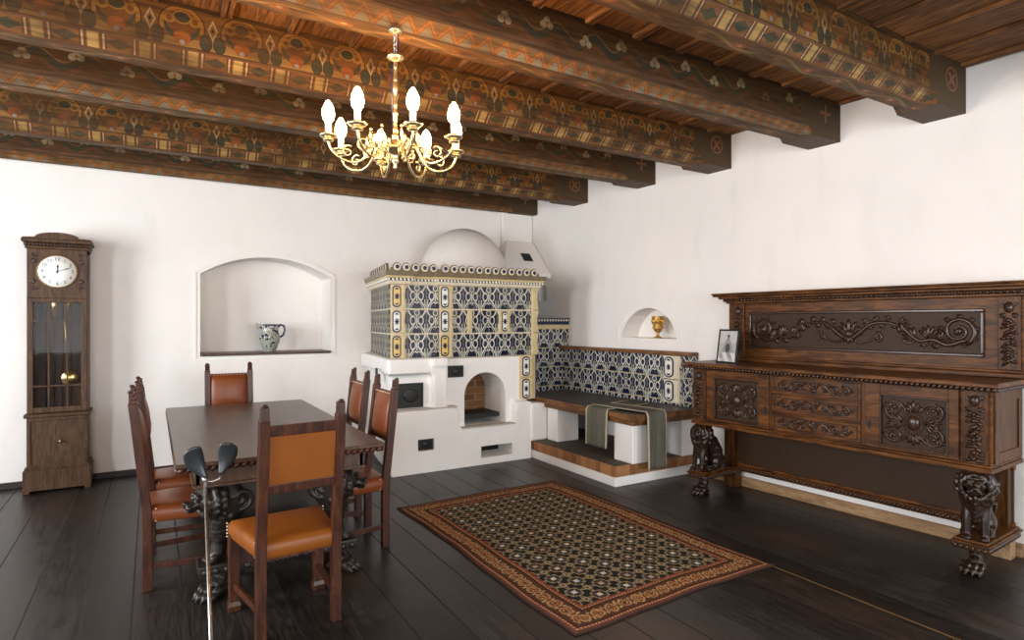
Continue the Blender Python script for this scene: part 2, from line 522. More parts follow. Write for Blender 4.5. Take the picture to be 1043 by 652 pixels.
def mk_rug():
    m = Mat('woven_rug', .95, .08)
    u, v = m.uv()        # metres from the rug centre
    HX, HY = .775, 1.145
    ex = HX - u.abs(); ey = HY - v.abs()
    d = ex.min(ey)
    wob = m.noise(40, detail=2)
    p = .098
    a = (u / p + v / p) * .5; b = (u / p - v / p) * .5
    # field
    fa, fb = (a.fract() - .5), (b.fract() - .5)
    r = m.rnd(a.floor(), b.floor())
    q = hyp(fa, fb)
    m.base((.018, .020, .017))
    m.over(line(fa.abs() - .30 - (fb * 12.566).cos() * .06, .035), (.30, .22, .11))
    m.over(line(fb.abs() - .30 - (fa * 12.566).cos() * .06, .035), (.26, .20, .12))
    pet = (fa.abs() * fb.abs()).lt(.006) * q.lt(.36)
    m.over(pet * r.gt(.45), (.32, .25, .15)).over(pet * r.lt(.45), (.40, .13, .045))
    m.over((q - .19).abs().lt(.03), (.05, .055, .06)).over(q.lt(.115), (.58, .55, .48)).over(q.lt(.115) * r.lt(.35), (.36, .33, .28))
    cor = hyp(fa.abs() - .5, fb.abs() - .5)
    m.over(cor.lt(.15), (.34, .27, .16)).over(cor.lt(.07), (.10, .03, .015))
    # border
    bp = .096
    along = (u / bp), (v / bp)
    side = ex.lt(ey)
    cu = v * side + u * (1 - side)
    jt = m.noise(26, detail=2)
    s = (cu / bp + jt * .30).fract() - .5
    e = (d - .115) / bp + (jt - .5) * .5
    rq = hyp(s, e)
    m.over(d.lt(.195), (.055, .030, .022))
    m.over(d.lt(.185) * d.gt(.045), (.085, .040, .022))
    m.over(d.lt(.185) * d.gt(.045) * rq.lt(.43), (.42, .21, .085)).over(d.lt(.185) * d.gt(.045) * (rq - .25).abs().lt(.035), (.10, .035, .02))
    m.over(d.lt(.185) * d.gt(.045) * rq.lt(.13), (.50, .26, .10)).over((s.abs() * e.abs()).lt(.0045) * rq.lt(.45) * d.lt(.18) * d.gt(.05), (.07, .03, .02))
    m.over(((s.abs() - .5).abs()).lt(.07) * (e.abs() - .28).abs().lt(.12) * d.lt(.185) * d.gt(.045), (.45, .30, .16))
    chk = ((cu / .022).fract().gt(.5))
    for d0 in (.038, .195):
        m.over(line(d - d0, .011), (.20, .050, .028)).over(line(d - d0, .006) * chk, (.42, .26, .12))
    m.over(line(d - .052, .003), (.015, .012, .010)).over(line(d - .178, .003), (.015, .012, .010)).over(line(d - .212, .004), (.26, .045, .025))
    m.over(d.lt(.024), (.10, .042, .028)).over(d.lt(.012), (.045, .024, .018))
    m.mul(wob * .9 + .5)
    w = m.noise(220, detail=1)
    m.mul(w * .5 + .75).bump(w, .5, .003)
    return m.done()
M['rug'] = mk_rug()

def mk_cloth():
    m = Mat('grey_green_weave', .9, .1)
    n = m.noise(160, detail=1); n2 = m.noise(8, detail=3)
    m.base((.095, .088, .066)).over(n.step(.4, .6) * .6, (.17, .16, .125)).mul(n2 * .4 + .8).bump(n, .6, .002)
    return m.done()
M['cloth'] = mk_cloth()
M['fringe'] = plain('pale_cloth_hem', (.42, .37, .27), .9, .1)

def mk_jug():
    m = Mat('majolica_jug', .18, .5)
    n = m.noise(11, (1, 1, 1), 4, dist=1.6); n2 = m.noise(38, detail=2)
    m.base((.34, .35, .30)).over(n.gt(.52), (.02, .024, .035)).over(n2.gt(.60) * .7, (.20, .22, .16)).over((n - .52).abs().lt(.012), (.68, .66, .58))
    return m.done()
M['jug'] = mk_jug()

def mk_photo():
    m = Mat('black_and_white_print', .35, .4)
    u, v = m.uv()   # metres, centre origin
    n = m.noise(60, detail=3)
    m.base((.42, .42, .40)).over(v.gt(.03) * .5, (.60, .60, .58))
    body = (u.abs() - (.062 - (v + .02) * .45)).lt(0) * v.lt(.058) * v.gt(-.10)
    m.over(body, (.30, .30, .31)).over(hyp(u + .0, (v + .015) * .75).lt(.030), (.07, .07, .08))
    m.over(hyp(u * 1.2, v - .070).lt(.019), (.22, .21, .20)).over((v.gt(.078) * v.lt(.098) * u.abs().lt(.016)), (.09, .09, .09))
    m.over(v.lt(-.055) * (u * 60 + v * 40).sin().gt(0), (.66, .66, .64))
    m.mul(n * .6 + .7)
    return m.done()
M['photo'] = mk_photo()

# ------------------------------------------------------------------ frames of reference
SK = R(-3.3)
WD = Vector((sin(SK), cos(SK), 0)); WN = Vector((-cos(SK), sin(SK), 0)); W0 = Vector((4.75, 1.5, 0))
def wp(u, v=0.0, z=0.0): return W0 + WD * u + WN * v + Vector((0, 0, z))
WROT = R(-90) - SK           # local x to the right along the wall, local -y into the room
YB = 6.9                     # back wall plane
CZ = 3.23                    # ceiling
XL, YF = -3.4, -2.4          # unseen left and front walls

# ------------------------------------------------------------------ room
b = MB(); b.box(XL - .3, 5.3, YF - .3, YB + .6, -.12, 0); tag(b.build('floor', M['floor']), kind='structure')
b = MB(); b.box(XL - .3, 5.3, YF - .3, YB + .6, CZ, CZ + .1)
xx = XL
k = 0
while xx < 5.0:      # cover strips over the board joints
    x_ = math.ceil(XL / .36) * .36 + k * .36
    b.box(x_ - .03, x_ + .03, YF, YB, CZ - .022, CZ + .002); k += 1; xx = x_ + .36
tag(b.build('ceiling', M['ceiling'], bevel=.004, seg=1), kind='structure')

# back wall with the arched niche
NX0, NX1, NZ0, NZ1, NZC = .425, 1.742, 1.135, 1.985, 2.185
b = MB(); b.box(XL - .3, 5.3, YB, YB + .6, 0, CZ); wb = b.build('wall_back', M['wall'])
c = MB(); c.prism(arch(NX0, NX1, NZ0, NZ1, NZC), -.1, .42, lambda a, z, f: (a, YB + f, z))
carve(wb, [c.build('cut', M['wall'])]); tag(wb, kind='structure')
# moulded plaster lip round the niche
def ring(mb, outer, inner, f0, f1, fmap):
    n = len(outer)
    for i in range(n):
        j = (i + 1) % n
        q = [outer[i], outer[j], inner[j], inner[i]]
        mb.prism(q, f0, f1, fmap)
b = MB(); o_ = arch(NX0 - .055, NX1 + .055, NZ0 - .045, NZ1 + .03, NZC + .05); i_ = arch(NX0 - .035, NX1 + .035, NZ0 - .028, NZ1 + .018, NZC + .032)
ring(b, o_, i_, -.007, .01, lambda a, z, f: (a, YB + f, z)); tag(b.build('trim_1', M['wall']), kind='structure')

# right wall (not quite square to the back wall) with a half-round niche
WC = 1.15
def wl(u, v, z): return wp(u, v, z)
b = MB()
b.prism([(-4.3, 0), (5.9, 0), (5.9, CZ), (-4.3, CZ)], 0, -.5, lambda u, z, f: wl(u, f, z)); wr = b.build('wall_right', M['wall'])
c = MB(); c.prism(arch(2.87, 3.65, 1.315, 1.335, 1.64), .1, -.26, lambda u, z, f: wl(u, f, z))
c2 = MB(); c2.prism(arch(5.03, 5.21, 1.77, 1.90, 1.985), .1, -.12, lambda u, z, f: wl(u, f, z))
carve(wr, [c.build('cut', M['wall']), c2.build('cut', M['wall'])]); tag(wr, kind='structure')
b = MB(); ring(b, arch(2.80, 3.72, 1.27, 1.285, 1.70), arch(2.815, 3.705, 1.283, 1.295, 1.688), .006, -.01, lambda u, z, f: wl(u, f, z))
tag(b.build('trim_2', M['wall']), kind='structure')
# unseen walls with window openings that let the daylight in
b = MB(); b.box(XL - .3, XL, YF - .3, YB + .6, 0, CZ); w = b.build('wall_left', M['wall'])
cs = []
for y0, y1 in ((.6, 2.1), (3.6, 5.1)):
    c = MB(); c.box(XL - .4, XL + .1, y0, y1, .9, 2.7); cs.append(c.build('cut', M['wall']))
carve(w, cs); tag(w, kind='structure')
b = MB(); b.box(XL - .3, 5.3, YF - .3, YF, 0, CZ); w = b.build('wall_front', M['wall'])
cs = []
for x0, x1 in ((-2.4, -.7), (.6, 2.3), (3.0, 4.4)):
    c = MB(); c.box(x0, x1, YF - .4, YF + .1, .8, 2.75); cs.append(c.build('cut', M['wall']))
carve(w, cs); tag(w, kind='structure')
# baseboards
b = MB(); b.box(XL, 1.98, YB - .018, YB, 0, .058); tag(b.build('baseboard_back', M['baseboard'], bevel=.003), kind='structure')
b = MB(); b.prism([(-4.2, 0), (.07, 0), (.07, .06), (-4.2, .06)], 0, .018, lambda u, z, f: wl(u, f, z)); tag(b.build('baseboard_right', M['baseboard'], bevel=.003), kind='structure')
b = MB(); b.prism([(.08, 0), (2.6, 0), (2.6, .085), (.08, .085)], 0, .03, lambda u, z, f: wl(u, f, z)); tag(b.build('baseboard_right.001', M['pine'], bevel=.003), kind='structure')
# bright narrow strip set between two floor boards
b = MB(); b.box(3.25, 3.256, .4, 2.40, -.003, .003); tag(b.build('trim_3', M['dull_brass']), kind='structure')

# ------------------------------------------------------------------ ceiling beams
def beam(u_end, zb, typ, label, width=.27, H=None):
    """painted beam parallel to the back wall; u_end = where its front lower corner meets the right wall"""
    p = wp(u_end); yF = p.y; xe = p.x + .02; yK = yF + width
    zt = CZ + .0; ch = .072
    mb = MB(); bm = mb.bm; L = bm.loops.layers.uv.verify()
    xs = [(XL, 1), (xe - .46, 1), (xe - .38, 0), (xe + .02, 0)]
    def sect(x, f):
        c = ch * f + .0015
        return [(x, yF, zt), (x, yF, zb + c), (x, yF + c, zb), (x, yK - c, zb), (x, yK, zb + c), (x, yK, zt)]
    rings = [[bm.verts.new(q) for q in sect(x, f)] for x, f in xs]
    for i in range(3):
        for j in range(5):
            f = bm.faces.new([rings[i][j], rings[i][j + 1], rings[i + 1][j + 1], rings[i + 1][j]])
            f.material_index = (0, 1, 2, 1, 0)[j]
            for l in f.loops:
                v = l.vert.co; uu = xe - v.x
                if j in (0, 4): vv = v.z - (zb + ch)
                elif j in (1, 3): vv = (v.z - zb) * 1.414
                else: vv = v.y - (yF + yK) / 2
                l[L].uv = (uu, vv)
    f = bm.faces.new(list(reversed(rings[0]))); f.material_index = 3
    f = bm.faces.new(rings[3]); f.material_index = 3
    f = bm.faces.new([r for r in (rings[0][5], rings[0][0], rings[1][0], rings[2][0], rings[3][0], rings[3][5], rings[2][5], rings[1][5])]); f.material_index = 3
    face, cham = (M['b_scroll'], M['b_rect']) if typ == 0 else (M['b_flower'], M['b_zig'])
    o = mb.build('ceiling_beam', [face, cham, M['b_bot'], M['b_plain']], uv=False, recalc=True)
    return tag(o, label, 'ceiling beam', 'painted beams across the ceiling')
for u_, z_, t_, lb, w_ in (
    (5.235, 2.925, 1, 'painted wooden ceiling beam lying against the back wall', .145),
    (4.22, 2.925, 0, 'painted wooden ceiling beam second from the back wall', .26),
    (3.153, 2.945, 1, 'painted wooden ceiling beam third from the back wall, its flowers above a zigzag', .26),
    (2.226, 2.918, 0, 'painted wooden ceiling beam with scrolls, just behind the chandelier chain', .26),
    (1.229, 2.918, 1, 'painted wooden ceiling beam that the chandelier hangs from', .26),
    (.392, 2.905, 0, 'thick painted ceiling beam nearest the camera, ending over the sideboard', .26),
    (-.62, 2.905, 1, 'ceiling beam of which only a dark edge shows in the top right corner', .26)):
    beam(u_, z_, t_, lb, w_)

# ------------------------------------------------------------------ carving vocabulary (in a plane: local x,z, relief towards -y)
def spiral(mb, cx, cz, r, a0, turns, d, y, th, n=26, r1=.12):
    pts, rad = [], []
    for i in range(n):
        t = i / (n - 1); a = a0 + d * turns * 2 * pi * t; rr = r * (1 - t * (1 - r1))
        pts.append((cx + rr * cos(a), y, cz + rr * sin(a))); rad.append(th * (1 - .45 * t))
    mb.tube(pts, rad, 6)
    mb.ell(pts[-1], (th * 1.5, th * 1.2, th * 1.5), n=8, m=5)
def stem(mb, pts, th, y, th1=None):
    P = []
    n = len(pts)
    for i in range(n - 1):
        p0 = pts[max(i - 1, 0)]; p1 = pts[i]; p2 = pts[i + 1]; p3 = pts[min(i + 2, n - 1)]
        for k in range(6):
            t = k / 6
            P.append(tuple(.5 * ((2 * p1[q]) + (-p0[q] + p2[q]) * t + (2 * p0[q] - 5 * p1[q] + 4 * p2[q] - p3[q]) * t * t + (-p0[q] + 3 * p1[q] - 3 * p2[q] + p3[q]) * t ** 3) for q in (0, 1)))
    P.append(pts[-1])
    th1 = th if th1 is None else th1
    mb.tube([(a, y, c) for a, c in P], [th + (th1 - th) * i / (len(P) - 1) for i in range(len(P))], 6)
def leaf(mb, x, z, ang, L, W, y, th=.006):
    mb.ell((x + cos(ang) * L / 2, y, z + sin(ang) * L / 2), (L / 2, th, W / 2), (0, -ang, 0), n=8, m=6)
    mb.ell((x + cos(ang) * L / 2, y - th * .6, z + sin(ang) * L / 2), (L / 2 * .9, th * .7, W * .12), (0, -ang, 0), n=6, m=4)
def fan(mb, x, z, ang, L, W, y, n=5, spread=1.7, th=.006):
    for i in range(n):
        a = ang + (i / (n - 1) - .5) * spread
        leaf(mb, x, z, a, L * (1 - .35 * abs(i / (n - 1) - .5)), W, y, th)
def scroll_panel(mb, cx, cz, w, h, y, th=.006):
    """mirror-symmetric arabesque with a centre flower"""
    for sgn in (-1, 1):
        X_ = lambda t: cx + sgn * t * w / 2
        stem(mb, [(X_(.04), cz), (X_(.18), cz + h * .28), (X_(.36), cz + h * .05), (X_(.50), cz - h * .28), (X_(.66), cz - h * .10)], th * 1.3, y, th)
        spiral(mb, X_(.28), cz - h * .02, h * .24, pi / 2, 1.4, -sgn, y, th)
        spiral(mb, X_(.52), cz + h * .08, h * .26, -pi / 2, 1.3, sgn, y, th)
        spiral(mb, X_(.80), cz - h * .02, h * .32, pi / 2 + .6 * sgn, 1.6, -sgn, y, th * 1.1)
        fan(mb, X_(.40), cz + h * .10, pi / 2 - .5 * sgn, h * .30, h * .10, y, 4, 1.6, th * .8)
        fan(mb, X_(.66), cz - h * .12, -pi / 2 + .3 * sgn, h * .26, h * .10, y, 4, 1.6, th * .8)
        fan(mb, X_(.93), cz + h * .02, (0 if sgn > 0 else pi), h * .22, h * .09, y, 3, 1.5, th * .8)
    fan(mb, cx, cz, pi / 2, h * .38, h * .12, y, 7, 2.8, th)
    fan(mb, cx, cz, -pi / 2, h * .34, h * .12, y, 5, 2.2, th)
    mb.ell((cx, y, cz), (h * .12, th * 2.2, h * .13))
def medallion(mb, cx, cz, w, h, y, th=.007):
    """square door panel: oval boss in a cartouche with four scrolls"""
    mb.ell((cx, y, cz), (w * .105, .022, h * .15), n=14, m=8)
    for k in range(20):
        a = 2 * pi * k / 20
        mb.ell((cx + cos(a) * w * .15, y, cz + sin(a) * h * .21), (.008, .007, .008), n=6, m=4)
    for sx in (-1, 1):
        for sz in (-1, 1):
            spiral(mb, cx + sx * w * .30, cz + sz * h * .25, h * .19, (-pi / 2 if sz > 0 else pi / 2), 1.5, sx * sz, y, th)
            stem(mb, [(cx + sx * w * .10, cz + sz * h * .22), (cx + sx * w * .2, cz + sz * h * .36), (cx + sx * w * .34, cz + sz * h * .42)], th, y, th * .6)
            fan(mb, cx + sx * w * .36, cz + sz * h * .24, (0 if sx > 0 else pi) + .5 * sz * sx, h * .17, h * .06, y, 4, 2.0, th * .8)
            fan(mb, cx + sx * w * .26, cz + sz * h * .05, (0 if sx > 0 else pi), h * .2, h * .06, y, 3, 1.2, th * .8)
        fan(mb, cx + sx * w * .18, cz, (0 if sx > 0 else pi), h * .24, h * .07, y, 5, 2.0, th * .8)
    fan(mb, cx, cz + h * .2, pi / 2, h * .24, h * .08, y, 5, 1.8, th)
    fan(mb, cx, cz - h * .2, -pi / 2, h * .24, h * .08, y, 5, 1.8, th)
def garland(mb, cx, z0, z1, w, y, seed, mask=True):
    """hanging drop of fruit and leaves on a pilaster, a mask at its top"""
    rg = random.Random(seed)
    zt = z1
    if mask:
        zt = z1 - w * 1.1
        mb.ell((cx, y, z1 - w * .5), (w * .26, .024, w * .36), n=12, m=8)
        mb.ell((cx, y - .024, z1 - w * .52), (w * .05, .010, w * .09))
        for sx in (-1, 1):
            mb.ell((cx + sx * w * .10, y - .020, z1 - w * .42), (w * .05, .006, w * .03))
            spiral(mb, cx + sx * w * .30, z1 - w * .35, w * .14, 0, 1.2, sx, y, .007)
            fan(mb, cx + sx * w * .2, z1 - w * .85, -pi / 2 + .7 * sx, w * .4, w * .14, y, 3, 1.0)
        mb.ell((cx, y - .018, z1 - w * .68), (w * .08, .006, w * .03))
    L = zt - z0; n = max(3, int(L / (w * .34)))
    for i in range(n):
        z = zt - (i + .5) * L / n
        for sx in (-1, 1):
            leaf(mb, cx, z, (pi / 2 - sx * pi / 2) + sx * rg.uniform(-.9, -.2), w * .5, w * .22, y, .010)
            mb.ell((cx + sx * w * rg.uniform(.08, .22), y - .008, z + rg.uniform(-.01, .01)), w * rg.uniform(.09, .14), n=8, m=6)
        mb.ell((cx, y - .012, z), (w * .12, .016, w * .13), n=8, m=6)
def rope_edge(mb, p0, p1, r, pitch, tilt=.6):
    p0, p1 = Vector(p0), Vector(p1); L = (p1 - p0).length; n = max(2, int(L / pitch)); d = (p1 - p0).normalized()
    ang = atan2(d.y, d.x)
    for i in range(n):
        c = p0 + (p1 - p0) * ((i + .5) / n)
        mb.ell(c, (pitch * .42, r * .8, r * 1.25), (0, tilt, ang), n=6, m=4)

def lion(seed=0, turn=0.0):
    """seated lion facing -y, 0.37 m high, base at z=0 (joined later by remeshing)"""
    m = MB()
    # haunch, back and chest
    m.tube([(0, .13, .06), (0, .115, .14), (0, .07, .22), (0, .01, .27)], [.062, .068, .066, .058], 12)
    m.tube([(0, .0, .27), (0, -.035, .20), (0, -.045, .13)], [.062, .056, .040], 12)
    for sx in (-1, 1):
        m.ell((sx * .052, .10, .065), (.036, .062, .062))            # thigh
        m.tube([(sx * .056, .10, .03), (sx * .058, .04, .016)], [.024, .022], 8)
        m.ell((sx * .058, .012, .016), (.024, .034, .017))
        m.tube([(sx * .036, -.035, .20), (sx * .040, -.058, .11), (sx * .040, -.064, .03)], [.032, .022, .019], 10)   # foreleg
        for t in (-1, 0, 1):
            m.ell((sx * .040 + t * .013, -.090 + abs(t) * .005, .014), (.009, .022, .013), n=8, m=5)
        m.ell((sx * .040, -.070, .018), (.022, .024, .017))
    m.tube([(0, .17, .03), (.05, .18, .08), (.072, .12, .13), (.07, .09, .19)], [.013, .011, .010, .018], 8)   # tail
    # head group
    H = Matrix.Translation((0, -.045, .300)) @ Matrix.Rotation(turn, 4, 'Z')
    def e(c, r, rot=(0, 0, 0)): m.ell(c, r, rot, M=H)
    e((0, 0, 0), (.052, .052, .056))
    e((0, -.050, -.014), (.030, .034, .024)); e((0, -.078, -.004), (.016, .010, .010))
    e((0, -.062, -.036), (.020, .018, .008))
    for sx in (-1, 1):
        e((sx * .016, -.070, -.020), (.015, .014, .011))
        e((sx * .024, -.050, .016), (.012, .008, .008)); e((sx * .026, -.046, .030), (.020, .010, .008), (0, .3 * sx, 0))
        e((sx * .048, -.004, .048), (.014, .010, .016))
    e((0, -.050, .010), (.010, .020, .018))
    # mane: locks of hair round the face and down the chest
    rg = random.Random(seed)
    for ringn, (rr, yy, ln) in enumerate(((.066, -.026, .032), (.082, .002, .038), (.084, .036, .040), (.072, .064, .036))):
        n = 13
        for k in range(n):
            a = 2 * pi * k / n + ringn * .25
            e((cos(a) * rr, yy, sin(a) * rr * .98 - .006), (.013, .015, ln), (0, -a + rg.uniform(-.25, .25) + .35 * (1 if cos(a) > 0 else -1), 0))
    for row in range(6):
        z = -.066 - row * .024
        for k in range(7):
            xx_ = (k - 3) * (.023 - row * .0026)
            e((xx_, -.054 + abs(k - 3) * .013 + row * .005, z), (.012, .013, .022), (rg.uniform(-.3, .3), rg.uniform(-.4, .4), 0))
    m.tube([(0, -.02, .33), (0, .02, .345), (0, .03, .372)], [.04, .045, .052], 10)   # block on its head that carries the case
    return m
def paw(scale=1.0):
    """large clawed foot pointing to -y, 0.14 m high"""
    m = MB()
    m.tube([(0, .03, .14), (0, .02, .09), (0, -.01, .055)], [.046, .040, .045], 10)
    m.ell((0, 0, .040), (.058, .060, .040))
    for k, xx_ in enumerate((-.048, -.017, .017, .048)):
        y = -.052 + (abs(xx_) - .017) * .5
        m.ell((xx_, y, .044), (.019, .030, .026)); m.ell((xx_, y - .030, .024), (.018, .024, .023)); m.ell((xx_, y - .052, .011), (.008, .014, .011))
    m.ell((0, .05, .02), (.035, .03, .02))
    return m

# ------------------------------------------------------------------ sideboard
SB = thing('carved_sideboard', 'long dark carved oak sideboard with high panelled back and lion supports, on the right', 'sideboard', tuple(wp(WC, 0, 0)), WROT)
# local x = WC-u, y=-v
def sx_(u): return WC - u
xl, xr = sx_(2.22), sx_(.085)
D_ = .56
z0, z1 = .605, 1.09
b = MB(); b.box(xl, xr, -D_ + .03, -.03, z0 + .02, z1)
b.build('cabinet_body', M['oak'], SB, bevel=.004)
b = MB(); b.box(xl - .01, xr + .01, -D_ - .008, -.03, z0, z0 + .028); b.box(xl - .004, xr + .004, -D_ + .004, -.03, z0 + .028, z0 + .044)
b.build('base_moulding', M['oak'], SB, bevel=.006)
b = MB(); b.box(xl - .055, xr + .055, -.625, -.015, z1 + .022, z1 + .052); b.box(xl - .02, xr + .02, -.60, -.02, z1, z1 + .022)
b.build('worktop', M['oak'], SB, bevel=.007)
b = MB()
rope_edge(b, (xl - .05, -.618, z1 + .012), (xr + .05, -.618, z1 + .012), .013, .030)
rope_edge(b, (xr + .048, -.615, z1 + .012), (xr + .048, -.02, z1 + .012), .013, .030)
rope_edge(b, (xl - .048, -.615, z1 + .012), (xl - .048, -.02, z1 + .012), .013, .030)
b.build('carved_edge', M['carving'], SB)
def framed(mb, x0, x1, za, zb, y, fw, dep=.012):
    """mitred-looking frame round x0..x1, za..zb, standing proud of y"""
    mb.box(x0, x1, y - dep, y, zb - fw, zb); mb.box(x0, x1, y - dep, y, za, za + fw)
    mb.box(x0, x0 + fw, y - dep, y, za + fw, zb - fw); mb.box(x1 - fw, x1, y - dep, y, za + fw, zb - fw)
yf = -D_ + .03
def door(u0, u1, pu0, pu1, side):
    d = MB(); xa, xb = sx_(u0), sx_(u1); pa, pb = sx_(pu0), sx_(pu1); za, zb = z0 + .05, z1 - .006
    pz0, pz1 = .675, 1.015
    d.box(xa, pa, yf - .022, yf + .002, za, zb); d.box(pb, xb, yf - .022, yf + .002, za, zb)
    d.box(pa, pb, yf - .022, yf + .002, pz1, zb); d.box(pa, pb, yf - .022, yf + .002, za, pz0)
    o = d.build('door', M['oak'], SB, bevel=.003)
    p = MB(); p.box(pa, pb, yf - .008, yf + .003, pz0, pz1); p.build('door_panel', M['panel'], o)
    f = MB(); framed(f, pa - .004, pb + .004, pz0 - .004, pz1 + .004, yf - .010, .014, .018); f.build('panel_moulding', M['carving'], o, bevel=.004)
    c = MB(); medallion(c, (pa + pb) / 2, (pz0 + pz1) / 2, (pb - pa) * .95, (pz1 - pz0) * .98, yf - .012, .0095); c.build('carving', M['carving'], o)
    kx = xb - .025 if side < 0 else xa + .028
    k_ = MB(); k_.prism([(-.007, -.03), (.007, -.03), (.010, 0), (.006, .034), (-.006, .034), (-.010, 0)], yf - .027, yf - .020, lambda a, z, f: (kx + a, f, .80 + z))
    k_.ell((kx, yf - .03, .805), (.004, .008, .014)); k_.build('keyhole', M['soot'], o)
    return o
door(2.082, 1.50, 2.0, 1.588, -1)
door(.785, .245, .690, .300, 1)
# three drawers
dz = (z1 - .01 - (z0 + .05)) / 3
for i in range(3):
    za = z0 + .05 + i * dz + .006; zb = za + dz - .012; xa, xb = sx_(1.475), sx_(.815)
    d = MB(); d.box(xa, xb, yf - .016, yf + .002, za, zb); o = d.build('drawer', M['oak'], SB, bevel=.004)
    f = MB(); framed(f, xa + .02, xb - .02, za + .02, zb - .018, yf - .015, .006, .006); f.build('drawer_moulding', M['carving'], o)
    c = MB(); scroll_panel(c, (xa + xb) / 2, (za + zb) / 2, (xb - xa) * .86, (zb - za) * .88, yf - .018, .0078); c.build('carving', M['carving'], o)
# stiles between
for uu in (1.4875, .80):
    d = MB(); d.box(sx_(uu) - .012, sx_(uu) + .012, yf - .01, yf + .002, z0 + .05, z1); d.build('stile', M['oak_v'], SB)
# front pilasters with garlands
for uc, sd in ((2.152, 3), (.163, 5)):
    xc = sx_(uc)
    d = MB(); d.box(xc - .062, xc + .062, yf - .026, yf + .002, z0 + .044, z1); o = d.build('pilaster', M['oak_v'], SB, bevel=.004)
    c = MB(); garland(c, xc, z0 + .06, z1 - .015, .10, yf - .030, sd); c.build('carving', M['carving'], o)
# end panels
for xs_, sg in ((xr, 1), (xl, -1)):
    d = MB(); yy0, yy1 = -D_ + .055, -.055
    for (a0, a1, c0, c1) in ((yy0, yy0 + .06, z0 + .05, z1), (yy1 - .06, yy1, z0 + .05, z1), (yy0 + .06, yy1 - .06, z1 - .07, z1), (yy0 + .06, yy1 - .06, z0 + .05, z0 + .11)):
        d.box(min(xs_, xs_ + sg * .010), max(xs_, xs_ + sg * .010), a0, a1, c0, c1)
    d.box(min(xs_, xs_ + sg * .003), max(xs_, xs_ + sg * .003), yy0 + .05, yy1 - .05, z0 + .1, z1 - .06)
    d.build('end_panel', M['oak_v'], SB, bevel=.004)
# upper back
bl, br = sx_(2.155), sx_(.045)
zb0, zb1 = z1 + .052, 1.655
b = MB(); b.box(bl, br, -.135, -.02, zb0, zb1); b.build('back_board', M['oak'], SB, bevel=.004)
b = MB(); b.box(bl - .01, br + .01, -.165, -.02, zb0, zb0 + .03); b.box(bl - .004, br + .004, -.15, -.02, zb0 + .03, zb0 + .05); b.build('back_plinth_moulding', M['oak'], SB, bevel=.006)
pa, pb, pz0, pz1 = sx_(1.925), sx_(.265), 1.285, 1.56
b = MB(); b.box(pa, pb, -.139, -.13, pz0, pz1); o = b.build('back_panel', M['panel'], SB)
f = MB(); framed(f, pa - .02, pb + .02, pz0 - .02, pz1 + .02, -.134, .022, .020); f.build('panel_moulding', M['carving'], o, bevel=.006)
c = MB(); cx, cz, w_, h_ = (pa + pb) / 2, (pz0 + pz1) / 2, (pb - pa), (pz1 - pz0)
y_ = -.145
fan(c, cx, cz - .03, pi / 2, .125, .032, y_, 7, 3.0, .010); fan(c, cx, cz - .03, -pi / 2, .07, .026, y_, 5, 2.4, .010); c.ell((cx, y_, cz - .02), (.032, .022, .034))
for sg in (-1, 1):
    q = lambda t: cx + sg * t * w_ / 2
    H0 = 0 if sg > 0 else pi
    stem(c, [(q(.04), cz - .05), (q(.10), cz - .01), (q(.20), cz + .055), (q(.32), cz + .065), (q(.42), cz + .045)], .018, y_, .010)
    stem(c, [(q(.05), cz - .07), (q(.12), cz - .085), (q(.20), cz - .06), (q(.28), cz + .0)], .012, y_, .007)
    for k in range(7):
        t = .08 + k * .048; fan(c, q(t), cz + .02 + .05 * sin(t * 5), H0 + sg * (1.2 if k % 2 else -1.1), .055, .018, y_, 3, .9, .008)
    fan(c, q(.42), cz + .05, H0 - .2 * sg, .075, .026, y_, 6, 2.6, .009)
    spiral(c, q(.24), cz - .045, .042, pi / 2, 1.4, -sg, y_, .009); spiral(c, q(.14), cz + .075, .030, -pi / 2, 1.2, sg, y_, .007)
    stem(c, [(q(.44), cz + .05), (q(.50), cz - .01), (q(.58), cz - .06), (q(.68), cz - .05), (q(.78), cz - .085), (q(.90), cz - .05)], .014, y_, .016)
    spiral(c, q(.855), cz + .010, .098, -pi / 3 if sg > 0 else -2 * pi / 3, 1.8, sg, y_, .015, 40)
    for k in range(9):
        a = 2 * pi * k / 9; fan(c, q(.855) + cos(a) * .095, cz + .010 + sin(a) * .085, a + .9 * sg, .040, .016, y_, 3, 1.0, .008)
    fan(c, q(.54), cz - .04, (pi / 2 + .9 * sg), .095, .026, y_, 5, 1.6, .009); fan(c, q(.64), cz - .045, (pi / 2 - .2 * sg), .10, .026, y_, 6, 1.9, .009)
    fan(c, q(.73), cz - .06, (pi / 2 - .6 * sg), .085, .024, y_, 5, 1.6, .009); fan(c, q(.60), cz - .06, (-pi / 2 + .5 * sg), .055, .02, y_, 4, 1.6, .008)
    fan(c, q(.70), cz - .07, (-pi / 2 - .2 * sg), .05, .02, y_, 4, 1.6, .008)
    spiral(c, q(.51), cz - .045, .042, pi, 1.3, sg, y_, .009); c.ell((q(.855), y_ - .004, cz + .010), (.022, .016, .022))
c.build('carving', M['carving'], o)
for ua, sd in ((2.045, 11), (.115, 13)):
    xc = sx_(ua); d = MB(); d.box(xc - .058, xc + .058, -.155, -.13, zb0 + .05, zb1); o = d.build('back_pilaster', M['oak_v'], SB, bevel=.004)
    c = MB(); garland(c, xc, zb0 + .09, zb1 - .02, .10, -.158, sd); c.build('carving', M['carving'], o)
